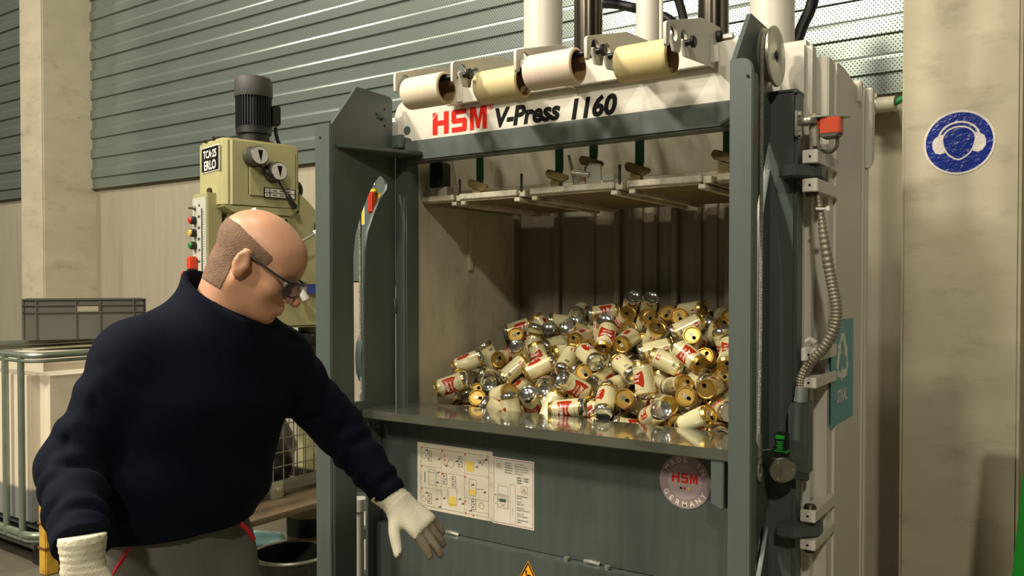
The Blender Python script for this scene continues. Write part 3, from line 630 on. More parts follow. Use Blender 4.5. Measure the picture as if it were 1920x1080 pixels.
for u, v in ((.06, .08), (.06, .36), (.06, .70), (.345, .09), (.345, .43), (.65, .09), (.65, .42), (.65, .78), (.655, .95), (.755, .96), (.38, .22)):
    rd.mesh(flat([circ(sx(u), sz(v), .0042, 14)], .0001), XZ(0, Y1, 0))
for v in (.155, .29): seg(rd, sx(.36), sz(v + .02), sx(.40), sz(v - .03), .0015); seg(rd, sx(.36), sz(v - .03), sx(.40), sz(v + .02), .0015)
rd.build('step_dot', mat('diagram_orange', (196, 74, 30), 0.6), st, off=PO)
s2 = P(MB().mesh(flat([[(-1.7925, 0.628), (-1.609, 0.628), (-1.609, 0.8775), (-1.7925, 0.8775)]], .0005), XZ(0, 2.5288, 0)), 'warning_sticker', PAPER2)
wr = MB(); Y2 = 2.5280
orect(wr, -1.787, .634, -1.6145, .872, .0018, Y2)
def tri(mb, x, z, s):
    for a, b_ in (((-s, 0), (s, 0)), ((s, 0), (0, 1.7 * s)), ((0, 1.7 * s), (-s, 0))): seg(mb, x + a[0], z + a[1], x + b_[0], z + b_[1], .0018, Y2)
    seg(mb, x, z + .35 * s, x, z + 1.1 * s, .002, Y2)
tri(wr, -1.764, .842, .009); tri(wr, -1.652, .760, .009)
orect(wr, -1.770, .690, -1.722, .735, .001, Y2); seg(wr, -1.760, .692, -1.735, .708, .0015, Y2); seg(wr, -1.760, .708, -1.735, .692, .0015, Y2)
wr.build('red_print', mat('faded_red_print', (150, 66, 46), 0.6), s2, off=PO)
bt = MB()
orect(bt, -1.776, .836, -1.750, .864, .0009, Y2); orect(bt, -1.665, .754, -1.639, .782, .0009, Y2)
rows_ = [(-1.738, .858, 'Achtung !', 'Quetschgefahr'), (-1.738, .849, 'Caution !', 'Danger of crushing'), (-1.738, .840, 'Attention !', 'Danger d ecrasement'), (-1.738, .831, 'Atencion !', 'Peligro aplastamiento'), (-1.738, .822, 'Attentie !', 'Beknelgevaar')]
for x_, z_, a_, b_ in rows_:
    bt.mesh(text(a_, .0088, bold=.02, align='LEFT', shear=.1), XZ(x_, Y2, z_)); bt.mesh(text(b_, .0085, align='LEFT', xs=.85), XZ(x_ + .044, Y2, z_))
for z_, a_ in ((.808, 'Gefahr ! - Danger !'), (.799, 'Danger ! - Peligro !'), (.790, 'Gevaar !')): bt.mesh(text(a_, .0095, bold=.03, align='LEFT', xs=.75), XZ(-1.684, Y2, z_))
for z_, a_ in ((.742, 'Sicherheitshinweise'), (.734, 'beachten !'), (.720, 'Observe'), (.712, 'safety notes !'), (.698, 'Respecter les'), (.690, 'consignes de securite !'), (.676, 'Observar las'), (.668, 'notas de seguridad !'), (.654, 'Veiligheidsinstructies'), (.646, 'naleven !')):
    bt.mesh(text(a_, .0082, bold=.015, align='LEFT', xs=.72), XZ(-1.684, Y2, z_))
orect(bt, -1.768, .690, -1.724, .772, .0009, Y2); orect(bt, -1.714, .640, -1.690, .782, .0007, Y2); rect(bt, -1.762, .712, -1.732, .724, Y2)
for k in range(5): seg(bt, -1.760 + .007 * k, .724, -1.760 + .007 * k, .738, .0012, Y2)
seg(bt, -1.702, .66, -1.702, .70, .001, Y2); seg(bt, -1.768, .74, -1.724, .74, .0012, Y2)
for x_, z_ in ((-1.783, .733), (-1.778, .733), (-1.768, .716), (-1.779, .70)): rect(bt, x_, z_, x_ + .003, z_ + .005, Y2)
bt.build('black_print', mat('faded_black_print', (70, 76, 66), 0.6), s2, off=PO)
# round maker badge
bd = P(MB().mesh(flat([circ(0, 0, .0875, 64)], .0006), XZ(-1.033, 2.5288, .8815)), 'maker_badge', mat('badge_mauve_grey', (150, 130, 128), 0.35))
MB().mesh(flat([circ(0, 0, .058, 48)], .0003), XZ(-1.033, 2.5278, .8815)).build('badge_centre', mat('badge_centre_grey', (166, 150, 146), 0.35), bd, off=PO)
def arctext(mb, s, r, size, cdeg, outer=True, bold=.02, step=None):
    step = step or math.degrees(size * 0.86 / r)
    n = len(s)
    for i, ch in enumerate(s):
        if ch == ' ': continue
        off = (i - (n - 1) / 2) * step
        if outer: a = math.radians(cdeg - off); ex = (math.sin(a), -math.cos(a)); ey = (math.cos(a), math.sin(a)); rr = r
        else: a = math.radians(cdeg + off); ex = (-math.sin(a), math.cos(a)); ey = (-math.cos(a), -math.sin(a)); rr = r
        mb.mesh(text(ch, size, bold=bold), frame((-1.033 + rr * math.cos(a), 2.5276, .8815 + rr * math.sin(a)), (ex[0], 0, ex[1]), (ey[0], 0, ey[1])))
    return mb
BT_ = mat('badge_silver_text', (226, 218, 208), 0.4)
arctext(MB(), 'MADE   ', .0635, .0245, 88).build('badge_word', BT_, bd, off=PO)
arctext(MB(), '     IN', .0635, .0245, 88).build('badge_word', BT_, bd, off=PO)
arctext(MB(), 'GERMANY', .0810, .0245, 270, outer=False, step=19.5).build('badge_word', BT_, bd, off=PO)
hl = hsm(MB(), -1.077, 2.5274, .8775, .032, .088, d=.0002)
hl.mesh(flat([circ(0, 0, .004, 16), circ(0, 0, .0032, 16)], .0001), XZ(-.984, 2.5274, .9060))
hl.build('badge_logo', mat('badge_red', (200, 28, 18), 0.4), bd, off=PO)
for x_, c_, n_ in ((-1.046, (14, 14, 12), 'black_square'), (-1.033, (178, 40, 22), 'red_square'), (-1.020, (206, 178, 52), 'yellow_square')):
    MB().mesh(flat([[(-.0038, -.004), (.0038, -.004), (.0038, .004), (-.0038, .004)]], .0002), XZ(x_, 2.5274, .8600)).build(n_, mat(n_, c_, .4), bd, off=PO)
# hand crush warning triangle
def rtri(s): return [(-s, -s * .577), (s, -s * .577), (0, s * 1.155)]
tw = P(MB().mesh(flat([rtri(.040)], .0005), XZ(-1.606, 2.4844, .485)), 'warning_triangle', mat('warn_yellow', (232, 160, 28), .4))
tk = MB().mesh(flat([rtri(.0365), rtri(.0285)], .0002), XZ(-1.606, 2.4836, .485))
tk.mesh(flat([[(-.016, -.012), (-.008, -.004), (.004, -.002), (.010, -.006), (.014, -.006), (.014, -.013), (.004, -.013), (-.004, -.010), (-.013, -.014)]], .0002), XZ(-1.602, 2.4836, .485))
tk.mesh(flat([[(-.017, -.006), (-.010, -.006), (-.010, .004), (-.007, .004), (-.0125, .010), (-.018, .004), (-.015, .004), (-.015, -.004)]], .0002), XZ(-1.602, 2.4836, .487))
tk.mesh(flat([[(-.016, -.019), (.018, -.019), (.018, -.0165), (-.016, -.0165)]], .0002), XZ(-1.606, 2.4836, .487))
tk.build('crush_symbol', INK, tw, off=PO)

# teal waste sticker with recycling arrows
TEAL = mat('teal_sticker', (66, 152, 156), .4)
ts = P(MB().mesh(flat([[(2.757, 1.060), (3.078, 1.060), (3.078, 1.402), (2.757, 1.402)]], .0005), YZ(-.6364, 0, 0)), 'waste_sticker', TEAL)
ra = MB()
for k in range(3):
    a = math.radians(120 * k)
    M2 = Matrix.Rotation(a, 4, 'Z')
    for poly in ([(-.031, .052), (-.008, .052), (.006, .075), (-.018, .075)], [(.000, .068), (.010, .050), (.030, .018), (.050, .030), (.028, .068), (.018, .076)], ):
        ra.mesh(flat([poly], .0002), YZ(-.6356, 2.915, 1.272) @ M2 @ Matrix.Scale(1.12, 4))
    ra.mesh(flat([[(.020, .012), (.064, .036), (.062, -.006)]], .0002), YZ(-.6356, 2.915, 1.272) @ M2 @ Matrix.Scale(1.1, 4))
ra.mesh(text('STAAL', .058, bold=.02, xs=.85), YZ(-.6356, 2.915, 1.130))
ra.build('sticker_print', WPRINT, ts, off=PO)

# control cabinet on the far left flank, seen through the left guide plate
cb = P(MB().box(-2.80, -2.375, 2.690, 2.74, 1.53, 2.22, bev=.006), 'control_cabinet', mat('cabinet_grey', (84, 94, 88), .45, var=.05))
MB().mesh(flat([[(-2.75, 1.79), (-2.605, 1.79), (-2.605, 1.97), (-2.75, 1.97)]], .0004), XZ(0, 2.6892, 0)).build('yellow_label', mat('label_yellow', (226, 194, 36), .5), cb, off=PO)
MB().mesh(flat([[(-2.75, 1.786), (-2.601, 1.786), (-2.601, 1.974), (-2.75, 1.974)]], .0002), XZ(0, 2.6897, 0)).build('label_border', WPRINT, cb, off=PO)
yl = MB()
for k in range(6): rect(yl, -2.66, 1.86 + k * .012, -2.62 - .006 * (k % 3), 1.863 + k * .012, 2.6885)
yl.mesh(flat([[(-2.665, 1.805), (-2.635, 1.805), (-2.65, 1.835)]], .0002), XZ(0, 2.6885, 0)).build('label_print', mat('label_ink', (140, 84, 24), .6), cb, off=PO)
ms_ = P(MB().cyl((-2.515, 2.67, 1.89), (-2.515, 2.69, 1.89), .03, 20), 'main_switch', mat('label_yellow', (226, 194, 36), .5))
MB().box(-2.545, -2.505, 2.645, 2.67, 1.83, 1.92, bev=.006).build('switch_lever', mat('switch_red', (180, 52, 24), .4), ms_, off=PO)
MB().box(-2.545, -2.50, 2.65, 2.67, 1.918, 1.934, bev=.004).build('switch_cap', mat('label_yellow', (226, 194, 36), .5), ms_, off=PO)
MB().box(-2.57, -2.535, 2.686, 2.691, 1.955, 2.01).build('white_label', WPRINT, cb, off=PO)
P(MB().prism([(2.465, 1.12), (2.445, 1.16), (2.44, 1.22), (2.445, 1.28), (2.465, 1.32)], 'x', -2.42, -2.375, bev=.006), 'pull_handle', GREY)
# inside the lower cut-out: bars and white rods
for z_ in (.62, .44, .25): P(MB().box(-2.60, -2.385, 2.56, 2.60, z_, z_ + .045, bev=.003), 'cross_rail', GREY)
P(MB().cyl((-2.475, 2.52, .30), (-2.475, 2.52, .60), .022, 16).cyl((-2.475, 2.52, .575), (-2.475, 2.52, .625), .036, 20).tube([(-2.56, 2.54, .68), (-2.47, 2.52, .71), (-2.40, 2.51, .73)], .013, 10), 'gas_spring', WHITE)

# spools of binding tape with their rods
lab = [('leftmost off white spool of binding tape on the press header, hanging above the red letters', 2.3155, 0),
       ('yellowish spool of binding tape second from left, tucked behind its neighbours', 2.399, 1),
       ('pinkish white spool of binding tape third from left above the white header', 2.3155, 2),
       ('straw coloured spool of binding tape at the right end of the holder', 2.399, 3)]
rl = ['black steel rod through the leftmost tape spool', 'black steel rod through the yellowish second tape spool', 'black steel rod through the pinkish third tape spool', 'black steel rod through the straw coloured right tape spool']
for i, (l, y, mi) in enumerate(lab):
    xa, xb = ((-2.014, -1.840), (-1.750, -1.570), (-1.489, -1.308), (-1.204, -1.025))[i]
    zr = 2.2470 if i % 2 == 0 else 2.2505
    R1, Ri = 0.057, 0.046
    zc = zr - Ri + 0.011
    s_ = thing('tape_spool', l, 'spool', (xa, y, zc), 0, 'tape spools on the press header')
    Ln = xb - xa
    MB().lathe([(R1 - .004, .001), (R1 - .001, .003), (R1, .008), (R1, Ln - .008), (R1 - .001, Ln - .003), (R1 - .004, Ln - .001), (Ri + .004, Ln - .0005), (Ri + .004, .0005), (R1 - .004, .001)], (0, 0, 0), (1, 0, 0), 40).build('tape_winding', SPOOLC[mi], s_)
    MB().lathe([(Ri + .0041, -.001), (Ri + .0041, Ln + .001), (Ri + .001, Ln + .001), (Ri, Ln - .004), (Ri, .004), (Ri + .001, -.001), (Ri + .0041, -.001)], (0, 0, 0), (1, 0, 0), 40, mats=[0, 0, 1, 1, 1, 0]).build('cardboard_core', [CARDR, CARD], s_)
    rx0, rx1 = BX[i] - .012, BX[i + 1] + .022
    r_ = thing('spool_rod', rl[i], 'rod', ((rx0 + rx1) / 2, y, zr), 0, 'rods of the spool holder')
    hx = (rx1 - rx0) / 2
    MB().cyl((-hx, 0, 0), (hx, 0, 0), .0095, 14).build('shaft', BLACKM, r_)
    MB().lathe([(0, .012), (.014, .012), (.018, .009), (.018, 0), (0, 0)], (hx, 0, 0), (1, 0, 0), 20).build('end_cap', BLACK, r_)
# ------------------------------------------------------------------ beer cans
CREAM = mat('can_cream', (216, 207, 162), 0.22, metal=0.15, coat=0.5, var=0.03, vscale=8)
GOLD = mat('can_gold', (206, 172, 92), 0.28, metal=0.9, var=0.06, vscale=20)
SILV = mat('can_silver', (205, 205, 198), 0.16, metal=0.95, var=0.05, vscale=20, bump=0.06, bscale=50)
CRED = mat('can_red', (168, 46, 18), 0.25, metal=0.15, coat=0.5)
CWHT = mat('can_white', (236, 230, 214), 0.3)
COLV = mat('can_olive_print', (150, 136, 84), 0.35)
CINK = mat('can_dark_print', (60, 56, 46), 0.4)
DARKIN = mat('can_inside', (40, 32, 16), 0.5, metal=0.5)
CR, CH = 0.0378, 0.070
def wrap(mb, me, zc, ang, r, m):
    """lay a flat lettering mesh round the can: x along the circumference, y up"""
    b = bmesh.new(); b.from_mesh(me); bpy.data.meshes.remove(me)
    for v in b.verts:
        a = ang + v.co.x / CR
        v.co = Vector((r * math.cos(a), r * math.sin(a), zc + v.co.y))
    mb._merge(b, m)
def emblem(mb, zc, ang, hw, hh, tilt, m, r, n=22):
    """soft cornered bow tie: four lobes, pinched on every side"""
    cols = []
    for i in range(n + 1):
        t = -1 + 2 * i / n
        e = abs(t)
        top = hh * (0.60 + 0.40 * min(1, e / 0.86) ** 2) if e < 0.86 else hh * (1 - 0.45 * ((e - .86) / .14) ** 2)
        bot = -hh * (0.52 + 0.48 * min(1, e / 0.80) ** 1.8) if e < 0.80 else -hh * (1 - 0.62 * ((e - .80) / .20) ** 2)
        x = t * hw * (1 - .04)
        sh = tilt * x
        cols.append([(x, zc + sh + bot), (x, zc + sh + (top + bot) / 2), (x, zc + sh + top)])
    vs = [[mb.bm.verts.new((r * math.cos(ang + x / CR), r * math.sin(ang + x / CR), z)) for x, z in c] for c in cols]
    for a, b in zip(vs, vs[1:]):
        for k in range(2): mb.bm.faces.new([a[k], b[k], b[k + 1], a[k + 1]]).material_index = m
def ring(mb, z0, z1, r, m, n=40):
    mb.lathe([(r, z0), (r, z1)], n=n, m=m)
def can_meshes(dent=0):
    b = MB()
    n = 40
    b.lathe([(CR - .0075, -CH + .0015), (CR - .0045, -CH), (CR - .0035, -CH + .001), (CR - .0006, -CH + .010), (CR, -CH + .014), (CR, -CH + .021), (CR, -CH + .040), (CR, 0), (CR, CH - .030), (CR, CH - .018), (CR - .0010, CH - .0145), (CR - .0045, CH - .006), (CR - .0058, CH - .003), (CR - .0042, CH - .001), (CR - .0042, CH), (CR - .0058, CH)], n=n,
            mats=[2, 2, 2, 2, 1, 0, 0, 0, 0, 0, 1, 1, 1, 1, 1])
    r = CR + .00025
    ring(b, CH - .019, CH - .016, r, 1)
    ring(b, -CH + .0255, -CH + .0265, r, 5); ring(b, CH - .0275, CH - .0268, r, 5)
    for off, in ((0,),):
        emblem(b, .006, off, .041, .032, -.12, 3, r)
        wrap(b, text('Miller', .0225, shear=.35, bold=.004, xs=.95), .0095, off, r + .0002, 4)
        wrap(b, text('HIGH LIFE', .0098, bold=.015, xs=.92), -.0045, off, r + .0002, 4)
        wrap(b, text('The Champagne of Beers', .0088, shear=.35, bold=.004, xs=.8), -.037, off, r, 5)
        wrap(b, text('Quality since 1903', .0056, bold=.0, xs=.8), .043, off, r, 5)
    # back: small emblem, text block, barcode
    emblem(b, .035, PI, .0105, .0095, 0, 3, r, 12)
    wrap(b, text('M', .012, shear=.2, bold=.03), .031, PI, r + .0002, 4)
    for k in range(10):
        z = .012 - k * .0034
        wrap(b, flat([[(-.006 - .003 * (k % 3), 0), (.012, 0), (.012, .0017), (-.006 - .003 * (k % 3), .0017)]]), z, PI, r, 5)
    for k in range(12): wrap(b, flat([[(-.010 + k * .0016, 0), (-.0094 + k * .0016 + .0006 * (k % 2), 0), (-.0094 + k * .0016 + .0006 * (k % 2), .012), (-.010 + k * .0016, .012)]]), -.038, PI, r, 6)
    if dent:
        for v in b.bm.verts:
            p = v.co
            for cz, ca, dp, wz, wa in DENTS[dent]:
                a = math.atan2(p.y, p.x); da = (a - ca + PI) % (2 * PI) - PI
                k = math.exp(-((p.z - cz) / wz) ** 2 - (da / wa) ** 2) * dp * min(1, max(0, (CH - abs(p.z)) / .015))
                rr = math.hypot(p.x, p.y)
                if rr > 1e-4: s = (rr - k) / rr; p.x *= s; p.y *= s
    return b
DENTS = {1: [(.01, 1.3, .009, .022, .5), (-.02, 1.6, .006, .03, .35)], 2: [(-.02, -1.6, .010, .025, .5), (.025, 2.3, .006, .02, .4)]}
CM = [CREAM, GOLD, SILV, CRED, CWHT, COLV, CINK]
protos = []
for dent in (0, 1, 2):
    o = can_meshes(dent).build('beer_can', CM, ang=40, recalc=False)
    lid = MB()
    rl_ = CR - .0058
    lid.lathe([(rl_, CH), (rl_ - .001, CH - .004), (rl_ - .0035, CH - .0058), (rl_ - .005, CH - .0042)], n=36)
    mouth = [(.0145 + .0085 * math.cos(2 * PI * i / 20), .0072 * math.sin(2 * PI * i / 20)) for i in range(20)]
    lid.mesh(flat([circ(0, 0, rl_ - .005, 36), mouth]), Matrix.Translation((0, 0, CH - .0042)))
    lid.mesh(flat([circ(0, 0, rl_ - .0075, 36), circ(0, 0, rl_ - .0085, 36)], .0004), Matrix.Translation((0, 0, CH - .0042)))
    lid.mesh(flat([[(p[0] * 1.0 - .0, p[1]) for p in mouth]]), Matrix.Translation((0.0, 0, CH - .018)), 1)
    lo = lid.build('lid', [GOLD, DARKIN], o, ang=40)
    if dent != 2:
        tab = [( .0055 * math.cos(2 * PI * i / 24) * 2.1 - .003, .0062 * math.sin(2 * PI * i / 24)) for i in range(24)]
        h1 = [(-.0095 + .0028 * math.cos(2 * PI * i / 12), .0036 * math.sin(2 * PI * i / 12)) for i in range(12)]
        h2 = [(.0012 + .0030 * math.cos(2 * PI * i / 12), .0032 * math.sin(2 * PI * i / 12)) for i in range(12)]
        MB().mesh(flat([tab, h1, h2], .0006, .0003), Matrix.Translation((-.001, 0, CH - .0026)) @ Matrix.Rotation(-.06, 4, 'Y')).build('pull_tab', SILV, lo)
    MB().lathe([(CR - .0075, -CH + .0015), (CR - .010, -CH + .004), (CR * .45, -CH + .0098), (0, -CH + .0115)], n=36).build('base', SILV, o, ang=60)
    protos.append(o)
CANS = [
(-2.174,2.765,1.099,-.5,-.737,.349,.293),
(-2.227,2.902,.999,-.473,-.717,.19,-.476),
(-2.179,2.856,1.084,-.793,.001,.412,.449),
(-2.247,3.032,1.097,-.629,.663,-.236,-.33),
(-2.208,2.929,1.178,-.505,-.135,.826,-.21),
(-2.227,3.155,1.159,.793,.496,-.348,.059),
(-2.075,2.905,1.107,.693,-.5,-.491,-.167),
(-2.178,3.054,1.194,.16,.183,.949,.2),
(-2.081,3.036,1.2,.614,.711,-.247,.238),
(-1.978,2.95,1.156,-.428,-.114,-.408,-.798),
(-2.005,3.041,1.203,-.179,.54,.784,.248),
(-2.218,3.341,1.309,-.771,.499,-.315,.24),
(-2.153,3.24,1.265,.75,.557,-.006,.356),
(-2.069,3.242,1.268,.134,.265,-.955,.012),
(-2.024,3.163,1.23,-.947,.128,-.094,-.278),
(-1.93,3.079,1.199,-.672,-.144,.135,.714),
(-1.908,3.185,1.253,.634,-.271,.574,.442),
(-2.082,3.353,1.315,.919,.001,-.306,.249),
(-1.985,3.265,1.295,-.381,.786,-.33,-.356),
(-1.82,3.207,1.317,.381,-.427,.69,.443),
(-1.975,3.35,1.343,-.636,.242,-.707,-.195),
(-1.874,3.329,1.395,-.733,.645,-.014,-.218),
(-1.745,3.109,1.29,.315,.444,-.599,.587),
(-1.674,3.109,1.255,.406,.497,-.495,.586),
(-1.734,2.981,1.204,-.387,.208,-.382,-.813),
(-1.595,3.058,1.303,.291,.805,-.444,.265),
(-1.662,3.189,1.333,.094,-.469,.746,.464),
(-1.754,3.339,1.392,.658,-.589,.287,-.371),
(-1.514,3.09,1.292,.257,.377,-.688,.565),
(-1.616,2.952,1.231,.801,-.271,-.522,-.113),
(-1.669,3.022,1.144,.775,.482,.348,-.213),
(-1.575,2.974,1.136,.761,-.596,.18,.181),
(-1.461,2.969,1.188,.469,-.561,-.002,.683),
(-1.537,3.116,1.181,.445,-.45,.646,.428),
(-1.381,3.077,1.258,-.386,-.292,-.546,-.685),
(-1.616,2.834,1.122,-.491,.752,-.429,.096),
(-1.786,2.892,1.107,-.682,.559,.45,.141),
(-1.815,3.045,1.121,.7,-.542,-.431,-.174),
(-1.851,2.955,1.173,.51,.137,-.834,.161),
(-1.881,3.018,1.083,.616,.713,-.096,.321),
(-1.798,2.806,1.042,.272,-.795,.472,.266),
(-1.949,2.948,1.071,-.175,-.375,.713,-.566),
(-1.944,2.814,1.07,-.779,-.202,-.581,.118),
(-1.941,2.767,1.008,-.518,.324,-.776,-.156),
(-1.848,2.74,1.018,-.096,.305,-.947,-.015),
(-1.6,2.752,1.043,-.532,-.595,.461,.387),
(-1.465,2.804,1.075,-.35,.039,.467,.811),
(-1.498,2.95,1.118,-.643,.562,-.345,-.39),
(-1.381,2.811,1.088,.773,.556,.285,-.107),
(-1.323,2.843,1.161,.457,.067,-.111,-.88),
(-1.305,3.013,1.217,-.432,.395,.391,-.711),
(-1.207,2.982,1.25,-.198,.613,-.596,.48),
(-1.328,3.268,1.276,.388,-.454,-.446,.667),
(-1.447,3.226,1.346,.815,.419,.105,-.387),
(-1.635,3.3,1.362,.503,-.135,.449,-.726),
(-1.593,3.248,1.306,-.786,-.268,-.444,.337),
(-1.544,3.311,1.342,.476,.388,-.127,.779),
(-1.417,3.131,1.308,.565,.455,-.063,.686),
(-1.515,3.246,1.266,.729,.433,.422,-.323),
(-1.538,3.35,1.417,-.2,.845,-.362,-.339),
(-1.624,3.349,1.423,-.248,.856,-.286,-.351),
(-1.452,3.326,1.376,-.588,-.102,-.56,.574),
(-1.349,3.26,1.365,-.751,-.422,-.35,.367),
(-1.349,3.367,1.409,.543,.569,.336,.518),
(-1.267,3.342,1.34,-.371,.701,-.434,-.427),
(-1.188,3.222,1.326,.592,.494,.012,.637),
(-1.286,3.164,1.347,-.397,-.272,-.451,-.751),
(-1.23,3.112,1.303,.761,.505,.292,-.283),
(-1.397,3.343,1.302,-.699,.5,-.253,.445),
(-1.19,3.342,1.385,.556,.223,.689,-.408),
(-1.09,3.074,1.286,-.165,.508,-.845,.009),
(-1.171,3.108,1.229,.65,.548,-.295,.436),
(-1.045,2.966,1.267,.285,.752,-.508,.308),
(-1.132,3.12,1.145,-.744,-.413,-.352,.391),
(-1.177,3.333,1.283,-.683,-.213,-.528,.458),
(-1.179,3.017,1.148,-.001,-.558,.452,.696),
(-1.058,3.025,1.145,-.809,-.411,-.118,.404),
(-1.251,2.975,1.134,-.595,-.614,-.127,-.503),
(-1.15,2.848,1.106,.778,.58,.213,-.117),
(-1.076,2.872,1.149,-.337,-.404,.58,-.623),
(-1.264,2.889,1.071,-.62,-.191,-.66,.378),
(-1.249,2.768,1.05,-.401,-.083,.818,.404),
(-1.085,2.748,1.045,-.849,-.141,-.508,-.033),
(-1.012,2.831,1.078,.347,.082,-.713,-.604),
(-1.011,2.785,.994,-.543,.306,.626,.47),
(-1.039,2.947,1.079,-.906,.181,-.351,-.154),
(-1.21,2.829,.999,-.493,.068,-.556,.665),
(-1.562,2.837,1.008,-.848,.385,-.165,.325),
(-1.437,2.895,.984,.676,-.603,-.392,-.159),
(-1.358,2.808,.987,.542,-.688,.321,-.359),
(-1.716,2.941,1.067,-.185,-.585,.457,-.644),
(-1.34,3.079,1.112,-.96,.083,.177,-.201),
(-2.127,3.011,1.105,-.56,.307,-.747,-.184),
(-2.07,2.828,1.027,-.819,-.54,-.156,-.114),
(-1.701,2.801,1.033,-.938,.174,-.148,-.26),
(-1.726,3.125,1.146,-.889,.192,-.343,-.233),
(-1.45,3.08,1.07,-.897,.191,-.343,-.202),
(-1.232,3.209,1.191,-.938,.045,.302,-.167),
(-1.248,3.122,1.172,-.829,-.009,.538,-.153),
(-1.374,2.934,1.075,.936,-.175,.23,.201)]
